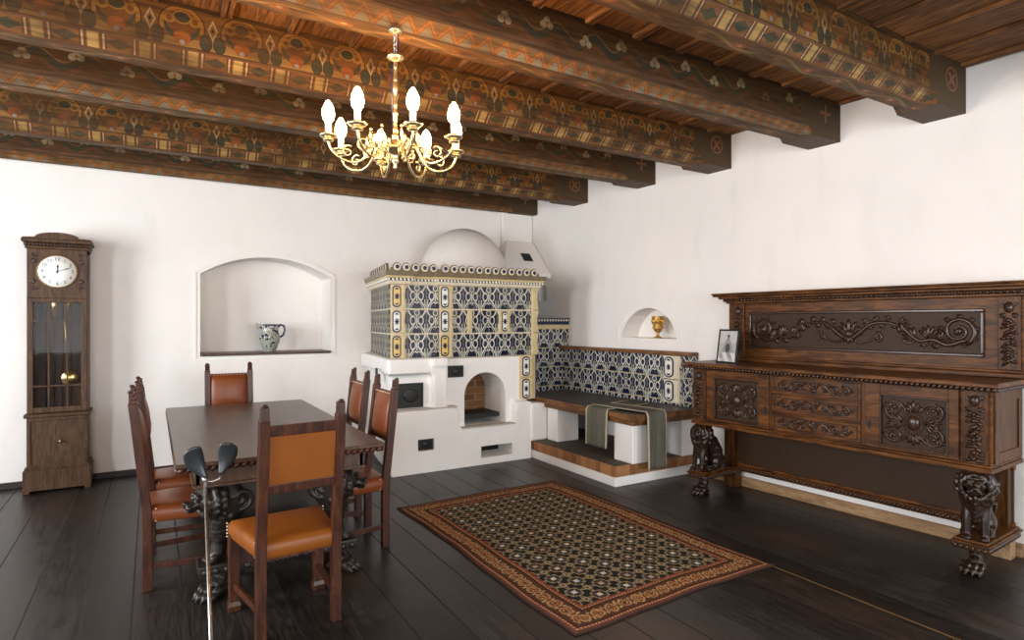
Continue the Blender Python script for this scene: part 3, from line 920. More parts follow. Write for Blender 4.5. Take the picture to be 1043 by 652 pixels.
# cornice
b = MB()
for (e, za, zc_) in ((.012, 0, .022), (.030, .022, .040), (.060, .040, .060), (.095, .060, .078), (.105, .078, .092)):
    b.box(bl - e, br + e, -.155 - e, -.015, zb1 + za, zb1 + zc_)
b.build('cornice', M['oak'], SB, bevel=.006)
b = MB(); n = 62
for i in range(n):
    xx_ = bl - .02 + (br - bl + .04) * (i + .5) / n
    b.ell((xx_, -.19, zb1 + .028), (.012, .010, .013), (0, .4, 0), n=6, m=4)
for i in range(5): b.ell((br + .034, -.16 + i * .03, zb1 + .028), (.010, .012, .013), n=6, m=4); b.ell((bl - .034, -.16 + i * .03, zb1 + .028), (.010, .012, .013), n=6, m=4)
b.build('cornice_beading', M['carving'], SB)
# lower back panel, rails, runners
b = MB(); b.box(xl + .03, xr - .03, -.085, -.055, .185, z0 + .02); b.build('lower_back_panel', M['panel'], SB)
b = MB(); b.box(xl + .02, xr - .02, -.115, -.055, .155, .20); b.box(xl + .02, xr - .02, -.10, -.055, .20, .225); b.box(xl + .02, xr - .02, -.10, -.055, z0 - .05, z0); b.build('lower_rail', M['oak'], SB, bevel=.006)
b = MB(); rope_edge(b, (xl + .05, -.118, .178), (xr - .05, -.118, .178), .015, .030, .2); b.build('gadrooned_edge', M['carving'], SB)
lionm = lion(1, 0).build('lion_support', M['lion'], SB, remesh=.0055, smoothit=2)
lionm.data.transform(Matrix.Scale(1.06, 4))
pawm = paw().build('paw_foot', M['lion'], SB, remesh=.005, smoothit=2)
pawm.data.transform(Matrix.Scale(.97, 4))
first = True
for sg, xc in ((-1, xl + .075), (1, xr - .085)):
    b = MB(); b.box(xc - .085, xc + .085, -.60, -.06, .145, .175); b.box(xc - .098, xc + .098, -.615, -.05, .175, .190); b.box(xc - .085, xc + .085, -.60, -.06, .190, .205)
    rn = b.build('side_runner', M['oak'], SB, bevel=.005)
    b = MB(); rope_edge(b, (xc - .088, -.606, .160), (xc + .088, -.606, .160), .014, .028, .1)
    for s2 in (-1, 1): rope_edge(b, (xc + s2 * .088, -.60, .160), (xc + s2 * .088, -.08, .160), .014, .028, .1)
    b.build('carved_edge', M['carving'], rn)
    b = MB(); b.box(xc - .06, xc + .06, -.14, -.05, 0, .15); b.build('rear_foot', M['pine'] if sg > 0 else M['oak_v'], SB, bevel=.004)
    b = MB(); b.box(xc - .05, xc + .05, -.15, -.055, .2, z0); b.build('rear_post', M['oak_v'], SB, bevel=.004)
    if first: l, p_, first = lionm, pawm, False
    else:
        l = lionm.copy(); COL.objects.link(l); l.parent = SB
        p_ = pawm.copy(); COL.objects.link(p_); p_.parent = SB
    l.location = (xc, -.50, .205); l.rotation_euler = (0, 0, R(-8 if sg < 0 else 14)); p_.location = (xc, -.52, 0)

# framed photograph standing on the sideboard
PF = thing('photo_frame', 'small black framed photograph of a standing figure, left end of the sideboard', 'picture frame', tuple(wp(1.945, .47, z1 + .052)), WROT + R(20), rot=None)
PF.rotation_euler = (R(-8), 0, WROT + R(-14))
b = MB(); w2, h2, t = .122, .145, .015
b.box(-w2, w2, -.006, .008, 2 * h2 - t, 2 * h2); b.box(-w2, w2, -.006, .008, 0, t); b.box(-w2, -w2 + t, -.006, .008, t, 2 * h2 - t); b.box(w2 - t, w2, -.006, .008, t, 2 * h2 - t)
b.build('frame', M['black'], PF, bevel=.002)
b = MB(); b.box(-w2 + t, w2 - t, -.001, .004, -h2 + t, h2 - t); o = b.build('photograph', M['photo'], PF); o.location = (0, 0, h2)
b = MB(); b.box(-.02, .02, .008, .012, .02, .24, Matrix.Translation((0, .0, 0)) @ Matrix.Rotation(0, 4, 'X')); b.build('easel_strut', M['black'], PF)

# ------------------------------------------------------------------ tiled stove
ST = thing('tiled_stove', 'white masonry stove with blue and white tiled tower in the back corner', 'stove', (1.95, 5.5, 0))
def L2(x, y, z): return (x - 1.95, y - 5.5, z)
ox, oy = -1.95, -5.5
def lbox(mb, x0, x1, y0, y1, z0, z1): mb.box(x0 + ox, x1 + ox, y0 + oy, y1 + oy, z0, z1)
YS = 5.50          # front of the masonry
# masonry silhouette seen from the front
b = MB()
prof = [(1.96, 0), (3.56, 0), (3.56, .615), (3.53, .63), (3.36, .63), (3.355, .40), (2.70, .40), (2.69, .575), (2.66, .615), (2.60, .63), (1.96, .63)]
b.prism(prof, 0, .12, lambda x, z, f: L2(x, YS + f, z))                       # low front with the hearth step
b.loft([[L2(1.985, YS + .10, z), L2(3.56, YS + .10, z), L2(3.56, 6.88, z), L2(2.17, 6.88, z)] for z in (0, 1.125)])                                # body
lbox(b, 1.93, 2.44, YS + .0, YS + .12, .975, 1.135)                           # projecting shelf upper left
lbox(b, 2.40, 2.545, YS + .0, YS + .12, .63, 1.135)                           # jamb beside the hearth
lbox(b, 2.385, 2.56, YS - .025, YS + .12, 1.05, 1.135)
b.loft([[L2(1.93, YS, z), L2(2.10, YS, z), L2(2.25, 6.88, z), L2(2.085, 6.88, z)] for z in (.985, 1.135)])                               # shelf along the left side
base = b.build('masonry_base', [M['plaster']], ST, uv=True)
md = base.modifiers.new('r', 'REMESH'); md.mode = 'VOXEL'; md.voxel_size = .022; md.use_smooth_shade = True
m2 = base.modifiers.new('s', 'SMOOTH'); m2.iterations = 3; m2.factor = .5
bake(base)
cs = []
c = MB(); c.prism(arch(2.79, 3.285, .395, .72, .955), -.1, .58, lambda x, z, f: L2(x, YS + .1 + f, z)); cs.append(c.build('cut', M['plaster'], ST))
c = MB(); lbox(c, 2.935, 3.315, YS - .1, YS + .55, .075, .195); cs.append(c.build('cut', M['plaster'], ST))
c = MB(); lbox(c, 2.06, 2.315, YS + .0, YS + .40, .645, .88); cs.append(c.build('cut', M['plaster'], ST))
c = MB(); lbox(c, 2.235, 2.405, YS - .1, YS + .25, .22, .335); cs.append(c.build('cut', M['plaster'], ST))
c = MB(); lbox(c, 2.605, 2.765, YS + .0, YS + .30, .925, 1.035); cs.append(c.build('cut', M['plaster'], ST))
carve(base, cs)
for f in base.data.polygons: f.use_smooth = False
# hearth interior pieces
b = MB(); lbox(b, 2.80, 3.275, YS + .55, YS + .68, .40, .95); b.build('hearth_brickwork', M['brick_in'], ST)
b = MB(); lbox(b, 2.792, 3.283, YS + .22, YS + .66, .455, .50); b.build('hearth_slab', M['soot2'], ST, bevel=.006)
b = MB(); lbox(b, 2.71, 3.35, YS - .012, YS + .105, .395, .408); b.build('hearth_sill', M['ledge'], ST, bevel=.004)
b = MB(); lbox(b, 1.97, 2.66, YS - .004, YS + .105, .622, .638); b.build('step_top', M['ledge'], ST, bevel=.006)
b = MB(); lbox(b, 2.94, 3.31, YS + .30, YS + .5, .076, .194); b.build('slot_dark_back', M['dark_hole'], ST)  # dark block filling the slot's back: inner shade put into colour, slightly sooty
# iron doors
def iron(x0, x1, zz0, zz1, name, yy, knob=True):
    b = MB(); lbox(b, x0, x1, yy - .012, yy + .02, zz0, zz1); o = b.build(name, M['soot'], ST, bevel=.003)
    f = MB(); framed(f, x0 + ox + .004, x1 + ox - .004, zz0 + .004, zz1 - .004, yy + oy - .012, .016, .008)
    f.ell(((x0 + x1) / 2 + ox, yy + oy - .014, (zz0 + zz1) / 2), ((x1 - x0) * .3, .007, (zz1 - zz0) * .28)); f.build('door_relief', M['soot'], o)
    if knob:
        k_ = MB(); k_.lathe([(.004, 0), (.006, .02), (.013, .026), (.013, .036), (.004, .042)], (x0 + ox - .008, yy + oy - .008, (zz0 + zz1) / 2), 10, Matrix.Rotation(R(90), 4, 'X')); k_.build('door_knob', M['soot'], o)
    return o
iron(2.052, 2.325, .64, .885, 'oven_door', YS + .092)
iron(2.245, 2.40, .225, .33, 'ash_door', YS + .03, False)
iron(2.60, 2.77, .92, 1.04, 'flue_door', YS + .092, False)
b = MB(); lbox(b, 1.922, 1.93, 5.80, 5.86, .90, 1.03); b.build('side_damper', M['soot'], ST, bevel=.002)
# tiled tower
TY = 5.585
TX0, TXm, TX1 = 2.0, 2.50, 3.64
TZ0, TZ1 = 1.125, 1.865
TXB = 2.215
b = MB(); b.loft([[L2(TX0, TY + .03, z), L2(2.56, TY + .03, z), L2(2.60, 6.88, z), L2(TXB, 6.88, z)] for z in (TZ0 - .01, TZ1)])
b2 = MB(); lbox(b2, TXm, TX1, TY, 6.88, TZ0 - .01, TZ1)
o1 = b.build('tile_field', M['tile'], ST, bevel=.006); o2 = b2.build('tile_field', M['tile'], ST, bevel=.006)
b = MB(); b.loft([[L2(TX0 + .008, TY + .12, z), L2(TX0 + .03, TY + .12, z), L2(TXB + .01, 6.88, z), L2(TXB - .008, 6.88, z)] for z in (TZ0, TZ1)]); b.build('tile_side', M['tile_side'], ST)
for zz in (TZ0 + .247, TZ0 + .494):
    b = MB(); b.loft([[L2(TX0 - .012, TY + .018, z), L2(2.56, TY + .018, z), L2(2.60, 6.88, z), L2(TXB - .014, 6.88, z)] for z in (zz - .006, zz + .006)]); lbox(b, TXm, TX1 + .012, TY - .012, 6.88, zz - .006, zz + .006)
    b.build('tile_joint_ridge', M['cream2'], ST, bevel=.004)
def stadium(w, h, n=8):
    r = w / 2; pts = []
    for k in range(n + 1): a = pi * k / n; pts.append((r * cos(a), h / 2 - r * .8 + r * .8 * sin(a)))
    for k in range(n + 1): a = pi + pi * k / n; pts.append((r * cos(a), -h / 2 + r * .8 + r * .8 * sin(a)))
    return pts
def pilaster(parent, fmap, zs, hh, wd=.155, bodym='cream', yellow_rows=(), side=-1, name='corner_pilaster'):
    """fmap(a, z, f): a across, f towards the viewer"""
    b = MB(); n = len(zs)
    P_ = []
    for z in zs:
        b.prism([(-wd / 2, z + .004), (wd / 2, z + .004), (wd / 2 - .006, z + hh * .25), (wd / 2 - .012, z + hh * .5), (wd / 2 - .006, z + hh * .75), (wd / 2, z + hh - .004), (-wd / 2, z + hh - .004)], -.02, .020, fmap)
        b.prism([(wd / 2 - .05, z + .01), (wd / 2 - .012, z + .01), (wd / 2 - .025, z + hh * .5), (wd / 2 - .012, z + hh - .01), (wd / 2 - .05, z + hh - .01)], .0, .032, fmap)
    o = b.build(name, M[bodym], parent, bevel=.004)
    for i, z in enumerate(zs):
        ca = -wd * .17; zc_ = z + hh / 2
        c = MB(); c.prism([(a + ca, z_ + zc_) for a, z_ in stadium(wd * .58, hh * .88)], .015, .026, fmap); c.build('cartouche', M['navy'], o)
        c = MB(); c.prism([(a + ca, z_ + zc_) for a, z_ in stadium(wd * .43, hh * .76)], .02, .029, fmap); c.build('cartouche_face', M['yellow'] if i in yellow_rows else M['whiteglaze'], o)
        c = MB()
        for k in range(4):
            an = pi * k / 4
            c.prism([(ca + cos(an) * .026 + sin(an) * .005, zc_ + sin(an) * .032 - cos(an) * .005), (ca + cos(an) * .026 - sin(an) * .005, zc_ + sin(an) * .032 + cos(an) * .005),
                     (ca - cos(an) * .026 - sin(an) * .005, zc_ - sin(an) * .032 + cos(an) * .005), (ca - cos(an) * .026 + sin(an) * .005, zc_ - sin(an) * .032 - cos(an) * .005)], .028, .0315, fmap)
        c.build('cartouche_star', M['navy'], o)
        for sg in (-1, 1): c = MB(); c.prism([(ca - wd * .14, zc_ + sg * hh * .27), (ca + wd * .14, zc_ + sg * hh * .27), (ca + wd * .05, zc_ + sg * hh * .345), (ca - wd * .05, zc_ + sg * hh * .345)], .028, .0315, fmap); c.build('cartouche_tip', M['navy'], o)
    return o
hh = .2465; zs3 = [TZ0 + i * hh for i in range(3)]
pilaster(ST, lambda a, z, f: L2(TX0 + .075 + a, TY + .03 - f, z), zs3, hh, .15, yellow_rows=(0, 2))
pilaster(ST, lambda a, z, f: L2(TXm + .075 + a, TY - f, z), zs3, hh, .15, yellow_rows=(0,))
# right corner pilaster, two cartouche rows lower than the tiles
zl = [TZ0 - 2 * .245, TZ0 - .245]
b = MB(); lbox(b, 3.46, 3.665, TY + .0, 6.3, .635, TZ0); b.build('corner_pier', M['cream'], ST, bevel=.004)
pilaster(ST, lambda a, z, f: L2(3.555 + a, TY + .004 - f, z), zl, .245, .16, yellow_rows=())
b = MB()
for i, z in enumerate(zs3):
    b.prism([(-.035, z + .004), (.05, z + .004), (.035, z + hh * .3), (.030, z + hh * .6), (.05, z + hh - .004), (-.035, z + hh - .004)], -.04, .03, lambda a, z_, f: L2(3.64 + a - .0, TY - f, z_))
b.build('corner_pilaster', M['cream'], ST, bevel=.004)
# scalloped dark outer edge of the right corner
b = MB()
for i in range(5):
    z = TZ0 - .49 + i * .2466
    b.prism([(0, z + .01), (.022, z + .01), (.008, z + .07), (.008, z + .16), (.026, z + .235), (0, z + .235)], 0, .5, lambda a, z_, f: L2(3.672 + a, TY + .01 + f, z_))
b.build('scalloped_edge', M['navy'], ST, bevel=.003)
# framed niche tile in the middle row of the right field
for (xa, xb) in ((2.815, 2.865), (3.19, 3.235)):
    b = MB(); b.box(xa + ox, xb + ox, TY + oy - .022, TY + oy + .01, zs3[1] + .005, zs3[2] - .005); b.build('tile_frame', M['cream'], ST, bevel=.004)
f3 = lambda a, z, f: L2(3.275 + a, TY - f, z)
pilaster(ST, f3, [zs3[1]], hh, .12, name='small_pilaster')
# cornice with ressauts over the pilasters, and the cresting
CX0, CX1 = 1.955, 3.70
def cornice_path(e):
    return [(TXB - .02 - e, 6.88), (TX0 - .02 - e, TY - .0 - e), (TX0 + .17 + e, TY - .0 - e), (TX0 + .17 + e, TY + .03 - e), (TXm - .02 - e, TY + .03 - e), (TXm - .02 - e, TY - .03 - e), (TX1 + .045 + e, TY - .03 - e), (TX1 + .045 + e, 6.88)]
for nm, e0, e1, za, zc2, mt in (('cornice_lower', .012, .03, TZ1 - .004, TZ1 + .030, 'cream2'), ('cornice_rope', .036, .036, TZ1 + .030, TZ1 + .052, 'navy'), ('cornice_band', .040, .050, TZ1 + .052, TZ1 + .078, 'cream'), ('cornice_top', .062, .070, TZ1 + .078, TZ1 + .125, 'cornice')):
    b = MB(); b.loft([[L2(x, y, za) for x, y in cornice_path(e0)], [L2(x, y, zc2) for x, y in cornice_path(e1)]]); b.build(nm, M[mt], ST, bevel=.005)
b = MB(); pth = cornice_path(.044)
for i in range(len(pth) - 1):
    p0, p1 = Vector(L2(*pth[i], TZ1 + .041)), Vector(L2(*pth[i + 1], TZ1 + .041))
    if (p1 - p0).length > .04: rope_edge(b, p0, p1, .009, .036, .7)
b.build('rope_moulding', M['whiteglaze'], ST)
b = MB()
pth = cornice_path(.0); zt = TZ1 + .122
idx = 0
def crest(mb, x, y, ang, s=1.08):
    T = Matrix.Translation(L2(x, y, zt)) @ Matrix.Rotation(ang, 4, 'Z')
    def fm(a, z, f): return T @ Vector((a, f, z))
    mb.mi = 0; mb.prism([(-.055 * s, 0), (.055 * s, 0), (.045 * s, .03)] + [(.040 * s * cos(k * pi / 8), .035 + .048 * s * sin(k * pi / 8)) for k in range(9)] + [(-.045 * s, .03)], -.014, .014, fm)
    mb.mi = 3; mb.prism([(.033 * s * cos(k * pi / 6), .040 + .035 * s * sin(k * pi / 6)) for k in range(12)], -.017, -.010, fm)
    mb.mi = 1; mb.prism([(.020 * s * cos(k * pi / 6), .042 + .020 * s * sin(k * pi / 6)) for k in range(12)], -.020, -.012, fm)
    mb.mi = 2
    for sg in (-1, 1): mb.ell(T @ Vector((sg * .050 * s, -.002, .018)), (.016 * s, .014, .020), n=8, m=5)
    mb.mi = 0
for (xa, ya), (xb, yb), ang in (((TXB - .035, 6.80), (TX0 - .025, TY + .05), -pi / 2 - .165), ((TX0 + .0, TY + .0), (TXm - .02, TY + .0), 0), ((TXm + .0, TY - .03), (TX1 + .03, TY - .03), 0)):
    L = sqrt((xb - xa) ** 2 + (yb - ya) ** 2); n = max(1, round(L / (.100 if ang == 0 else .15)))
    for i in range(n):
        t = (i + .5) / n; crest(b, xa + (xb - xa) * t, ya + (yb - ya) * t, ang)
b.build('cresting', [M['cornice'], M['navy'], M['cornice'], M['cream2']], ST, bevel=.003)
b = MB(); lbox(b, TXB, TX1, TY + .04, 6.88, TZ1, TZ1 + .12); b.build('stove_top', M['dome'], ST)
# plaster dome
b = MB(); prof = [(.545 * cos(a), .60 * sin(a)) for a in [i * pi / 2 / 12 for i in range(12)]] + [(.004, .60)]
b.lathe([(.545, -.12)] + prof, L2(3.20, 6.42, 2.0), 40, sy=.80); b.build('plaster_dome', M['dome'], ST)

# sloping plaster flue hood in the corner, with a dark vent
HD = thing('chimney_hood', 'sloping plaster flue hood in the corner behind the stove, with a square vent', 'chimney hood', (4.1, 6.5, 2.2))
def LH(x, y, z): return (x - 4.1, y - 6.5, z - 2.2)
b = MB()
b.loft([[LH(3.72, 6.40, 2.05), LH(4.455, 6.40, 2.05), LH(4.43, 6.89, 2.05), LH(3.72, 6.89, 2.05)],
        [LH(3.72, 6.40, 2.10), LH(4.455, 6.40, 2.10), LH(4.43, 6.89, 2.10), LH(3.72, 6.89, 2.10)],
        [LH(4.00, 6.80, 2.56), LH(4.435, 6.80, 2.56), LH(4.43, 6.89, 2.56), LH(4.00, 6.89, 2.56)]])
b.build('hood_slope', M['wall'], HD, bevel=.02, seg=3)
b = MB(); lbox_ = [LH(3.97, 6.83, 2.50), LH(4.432, 6.89, CZ - .01)]
b.box(lbox_[0][0], lbox_[1][0], lbox_[0][1], lbox_[1][1], lbox_[0][2], lbox_[1][2]); b.build('flue_shaft', M['wall'], HD, bevel=.015, seg=3)
# vent on the sloping face
pA, pB = Vector(LH(4.19, 6.40, 2.10)), Vector(LH(4.22, 6.80, 2.56)); dn = (pB - pA).normalized(); nrm = Vector((0, -dn.z, dn.y))
b = MB(); q0 = pA + dn * .30
def fv(a, s_, f): return q0 + Vector((a, 0, 0)) + dn * s_ + nrm * f
b.prism([(-.075, -.065), (.065, -.065), (.055, .075), (-.085, .075)], -.01, .006, fv); b.build('vent', M['soot'], HD)
b = MB()
for k in range(4): b.prism([(-.07, -.05 + k * .035), (.055, -.05 + k * .035), (.055, -.042 + k * .035), (-.07, -.042 + k * .035)], .004, .010, fv)
b.build('vent_slat', M['soot2'], HD)

# ------------------------------------------------------------------ tiled bench
BN = thing('tiled_bench', 'corner bench with oak seat, white plinths, brick step and tiled backrest', 'bench', (3.6, 4.2, 0))
def LB(x, y, z): return (x - 3.6, y - 4.2, z)
def wallx(y): return W0.x + (y - W0.y) * math.tan(SK)
def quad_block(mb, x0, y0, y1, za, zb, gap=.004, xr0=None, xr1=None):
    """block from x0 to the skewed right wall"""
    a = (xr0 if xr0 is not None else wallx(y0) - gap); c = (xr1 if xr1 is not None else wallx(y1) - gap)
    mb.loft([[LB(x0, y0, z), LB(a, y0, z), LB(c, y1, z), LB(x0, y1, z)] for z in (za, zb)])
PX, PY = 3.575, 4.14
b = MB(); quad_block(b, PX, PY, 6.88, 0, .085); b.build('step_base', M['plaster'], BN, bevel=.008)
b = MB(); quad_block(b, PX + .005, PY + .005, 6.88, .085, .185); b.build('brick_step', M['brick'], BN, bevel=.008)
b = MB(); quad_block(b, PX + .015, PY + .015, 6.88, .182, .189); b.build('step_paving', M['paver'], BN)
ZS = .655
SXX, SYY = 3.675, 4.02
b = MB(); quad_block(b, SXX, SYY, 6.0, ZS - .052, ZS, .01); b.build('seat', [M['bench_wood']], BN, bevel=.006)
b = MB(); quad_block(b, SXX + .012, SYY + .012, 5.98, ZS - .004, ZS + .0015, .012); b.build('seat_surface', M['bench_top'], BN)
b = MB(); quad_block(b, SXX + .038, SYY + .038, 5.9, ZS - .105, ZS - .052, .01); b.build('seat_bearer', M['bench_wood'], BN, bevel=.006)
for (x0, x1, y0, y1) in ((3.765, 3.975, SYY + .10, SYY + .36), (3.76, 4.05, 5.30, 5.50), (4.40, 4.60, SYY + .10, SYY + .32)):
    b = MB(); b.box(x0 - 3.6, x1 - 3.6, y0 - 4.2, y1 - 4.2, .187, ZS - .105); b.build('plinth', M['plaster'], BN, bevel=.01, seg=3)
# shoulder of masonry that joins the stove and the bench
b = MB(); b.box(3.54 - 3.6, 3.76 - 3.6, 5.48 - 4.2, 6.2 - 4.2, .187, .60); b.build('masonry_shoulder', M['plaster'], BN, bevel=.03, seg=3)
# tiled backrest along the right wall
def bw(u, v, z): p = wp(u, v, z); return (p.x - 3.6, p.y - 4.2, p.z)
ub0, ub1 = 2.60, 4.75
def fm_back(u, z, f): return bw(u, f, z)
mb = MB(); bm = mb.bm; mb.prism([(ub0, ZS - .02), (ub1, ZS - .02), (ub1, 1.16), (ub0, 1.16)], .004, .10, fm_back)
o = mb.build('tile_backrest', M['tile_bench'], BN)
# re-lay its tile coordinates along the wall
uvl = o.data.uv_layers[0]
for lp in o.data.loops:
    p = o.data.vertices[lp.vertex_index].co; wv = Vector((p.x + 3.6, p.y + 4.2, 0)) - W0
    uvl.data[lp.index].uv = (wv.dot(WD) + wv.dot(WN), p.z)
mb = MB(); mb.prism([(ub0 - .005, 1.155), (ub1 + .02, 1.155), (ub1 + .02, 1.192), (ub0 - .005, 1.192)], .002, .15, fm_back); mb.build('backrest_cap', M['bench_wood'], BN, bevel=.008)
pilaster(BN, lambda a, z, f: bw(2.835 - a, .10 + f * .8, z), [ZS + .02, ZS + .02 + .24], .24, .21, bodym='cream2', name='backrest_pilaster')
mb = MB()
for z in (ZS + .02, ZS + .26): mb.prism([(2.605, z + .004), (2.72, z + .004), (2.72, z + .236), (2.605, z + .236)], .098, .104, fm_back)
mb.build('end_tile', M['tile_bench'], BN)
# higher tiled wall between the stove and the corner
mb = MB(); x0, x1, y0 = 3.67, wallx(6.08) - .004, 6.08
mb.box(x0 - 3.6, x1 - 3.6, y0 - 4.2, y0 + .5 - 4.2, ZS - .02, 1.40); mb.build('tile_end_wall', M['tile_bench'], BN)
mb = MB(); mb.box(x0 - 3.6, x1 - 3.6 + .0, y0 - 4.22, y0 + .5 - 4.2, 1.40, 1.455); mb.build('end_wall_frieze', M['cream'], BN, bevel=.005)
mb = MB(); mb.box(x0 - 3.6, x1 - 3.6 + .0, y0 - 4.24, y0 + .5 - 4.2, 1.485, 1.535); mb.box(x0 - 3.6, x1 - 3.6, y0 - 4.22, y0 - 3.9, 1.455, 1.485); mb.build('end_wall_cornice', M['navy'], BN, bevel=.005)
mb = MB(); rope_edge(mb, (x0 - 3.6, y0 - 4.244, 1.508), (x1 - 3.6, y0 - 4.244, 1.508), .012, .04, .7); mb.build('rope_moulding', M['cream2'], BN)

# two woven runners laid over the bench
def runner(name, pts, dirw, w, label, seed):
    """pts: centre line, dirw: width direction"""
    t = thing(name, label, 'cloth', tuple(pts[0]), 0)
    rg = random.Random(seed); P = []
    for i in range(len(pts) - 1):
        a, c = Vector(pts[i]), Vector(pts[i + 1]); n = max(2, int((c - a).length / .03))
        for k in range(n): P.append(a.lerp(c, k / n))
    P.append(Vector(pts[-1])); O = Vector(pts[0]); N = 12
    dw = Vector(dirw).normalized()
    def strip(a0, a1, lift, name_, mat, par):
        mb = MB(); bm = mb.bm; rows = []
        for i, p in enumerate(P):
            d = (P[min(i + 1, len(P) - 1)] - P[max(i - 1, 0)]).normalized(); nn = d.cross(dw).normalized()
            if nn.z < -.01 or (abs(nn.z) < .3 and nn.dot(Vector((-1, -1, 0))) < 0): nn = -nn
            row = []
            for k in range(N + 1):
                s = a0 + (a1 - a0) * k / N
                hang = 1 if abs(d.z) > .5 else .12
                wv = (.006 * sin(s * 9 + seed) + .004 * sin(s * 23 + i * .15)) * hang + .004
                row.append(p - O + dw * (s * w) + nn * (wv + lift))
            rows.append(row)
        vs = [[bm.verts.new(v) for v in r] for r in rows]
        for i in range(len(vs) - 1):
            for k in range(N):
                f = bm.faces.new([vs[i][k], vs[i][k + 1], vs[i + 1][k + 1], vs[i + 1][k]]); f.smooth = True
        o = mb.build(name_, mat, par)
        md = o.modifiers.new('t', 'SOLIDIFY'); md.thickness = .006; md.offset = 0
        return o
    c = strip(-.5, .5, .004, 'woven_cloth', M['cloth'], t)
    strip(-.5, -.44, .0075, 'pale_hem', M['fringe'], t); strip(.455, .5, .0075, 'pale_hem', M['fringe'], t)
    return t
zc = ZS + .004
runner('cloth_runner', [(4.28, 4.60, zc), (SXX - .004, 4.50, zc), (SXX - .016, 4.50, zc - .03), (SXX - .022, 4.50, .30)], (-.05, 1, 0), .29, 'grey-green woven runner hanging over the long left edge of the bench', 2)
runner('cloth_runner', [(3.85, 4.66, zc + .008), (3.94, SYY - .004, zc + .008), (3.94, SYY - .018, zc - .03), (3.94, SYY - .024, .155)], (1, .03, 0), .24, 'grey-green woven runner hanging over the near end of the bench', 5)

# gilt goblet in the half-round niche
GB = thing('gilt_goblet', 'small gilt metal goblet in the half-round wall niche', 'goblet', tuple(wp(3.20, -.09, 1.315)))
b = MB(); b.lathe([(.002, 0), (.048, 0), (.046, .010), (.018, .022), (.012, .050), (.022, .062)], n=20); b.build('foot', M['gold'], GB)
b = MB(); b.lathe([(.020, .060), (.040, .075), (.052, .105), (.048, .14), (.056, .165), (.066, .20), (.064, .222), (.070, .236), (.064, .236), (.056, .20), (.044, .15), (.02, .10)], n=24); b.build('bowl', M['gold'], GB)
b = MB()
for k in range(8): a = 2 * pi * k / 8; b.ell((cos(a) * .060, sin(a) * .060, .185), (.014, .014, .022)); b.ell((cos(a) * .050, sin(a) * .050, .115), (.012, .012, .014))
b.build('embossed_bosses', M['gold'], GB)
b = MB()
for sg in (-1, 1): b.tube([(0, sg * .062, .215), (0, sg * .092, .20), (0, sg * .088, .16), (0, sg * .055, .13)], .006, 8)
b.build('handle', M['gold'], GB)

# niche shelf and jug
b = MB(); b.box(NX0 - .0, NX1 + .0, YB - .03, YB + .40, 1.137, 1.163); tag(b.build('niche_shelf', M['chair_wood'], bevel=.003), 'thin reddish-brown wooden shelf board at the foot of the arched niche', 'shelf')
JG = thing('painted_jug', 'dark painted ceramic jug with pouring lip and handle on the niche shelf', 'jug', (1.115, 7.06, 1.163))
b = MB()
prof = [(.002, 0), (.062, 0), (.066, .01), (.085, .06), (.108, .12), (.112, .165), (.098, .205), (.092, .24), (.098, .285), (.100, .298)]
n = 32; rings = []
for r, z in prof + [(.093, .296), (.086, .24), (.004, .20)]:
    rg_ = []
    for k in range(n):
        a = 2 * pi * k / n; rr = r
        if z > .2: rr = r + max(0, cos(a - pi)) ** 6 * .050 * (z - .2) / .1
        zz = z + (max(0, cos(a - pi)) ** 6 * .02 if z > .28 else 0)
        rg_.append((cos(a) * rr, sin(a) * rr, zz))
    rings.append(rg_)
b.loft(rings, True); b.build('body', M['jug'], JG)
b = MB(); b.tube([(.088, 0, .27), (.115, 0, .295), (.150, 0, .285), (.160, 0, .235), (.145, 0, .185), (.110, 0, .155)], [.012, .012, .012, .012, .011, .011], 10); b.build('handle', M['navy'], JG)
b = MB(); b.lathe([(.0975, .286), (.103, .290), (.103, .298), (.098, .301)], n=32); o = b.build('rim_band', M['navy'], JG)
JG.rotation_euler = (0, 0, R(-8))

# ------------------------------------------------------------------ grandfather clock
CK = thing('grandfather_clock', 'tall dark oak longcase clock with glazed door against the back wall', 'clock', (-.712, 6.60, 0))
hw = .215
def side_slab(mb, x0, x1, y0, y1, z0, z1): mb.box(x0, x1, y0, y1, z0, z1)
b = MB(); b.box(-hw - .028, hw + .028, -.012, .27, .02, .20); b.box(-hw - .028, -hw + .02, -.012, .05, 0, .03); b.box(hw - .02, hw + .028, -.012, .05, 0, .03); b.box(-hw - .016, hw + .016, -.004, .27, .20, .225)
b.build('plinth', M['clock_oak'], CK, bevel=.004)
b = MB(); b.box(-hw, hw, 0, .27, .22, .655); b.build('lower_case', M['clock_oak'], CK, bevel=.003)
b = MB(); framed(b, -hw, hw, .22, .655, .0, .028, .010); b.build('lower_frame', M['clock_oak'], CK, bevel=.003)
b = MB(); b.lathe([(.003, 0), (.006, .012), (.013, .018), (.013, .027), (.004, .033)], (.02, -.002, .44), 12, Matrix.Rotation(R(90), 4, 'X')); b.build('knob', M['steel'], CK)
b = MB(); b.box(-hw - .022, hw + .022, -.018, .27, .655, .69); b.build('waist_moulding', M['clock_oak'], CK, bevel=.008)
b = MB(); b.box(-hw, -hw + .03, 0, .27, .69, 2.13); b.box(hw - .03, hw, 0, .27, .69, 2.13); b.box(-hw, hw, .25, .27, .69, 2.13); b.box(-hw + .02, hw - .02, .02, .26, .69, .70); b.box(-hw, hw, 0, .27, 2.10, 2.13)
b.build('upper_case', M['clock_oak'], CK, bevel=.003)
dr = MB()
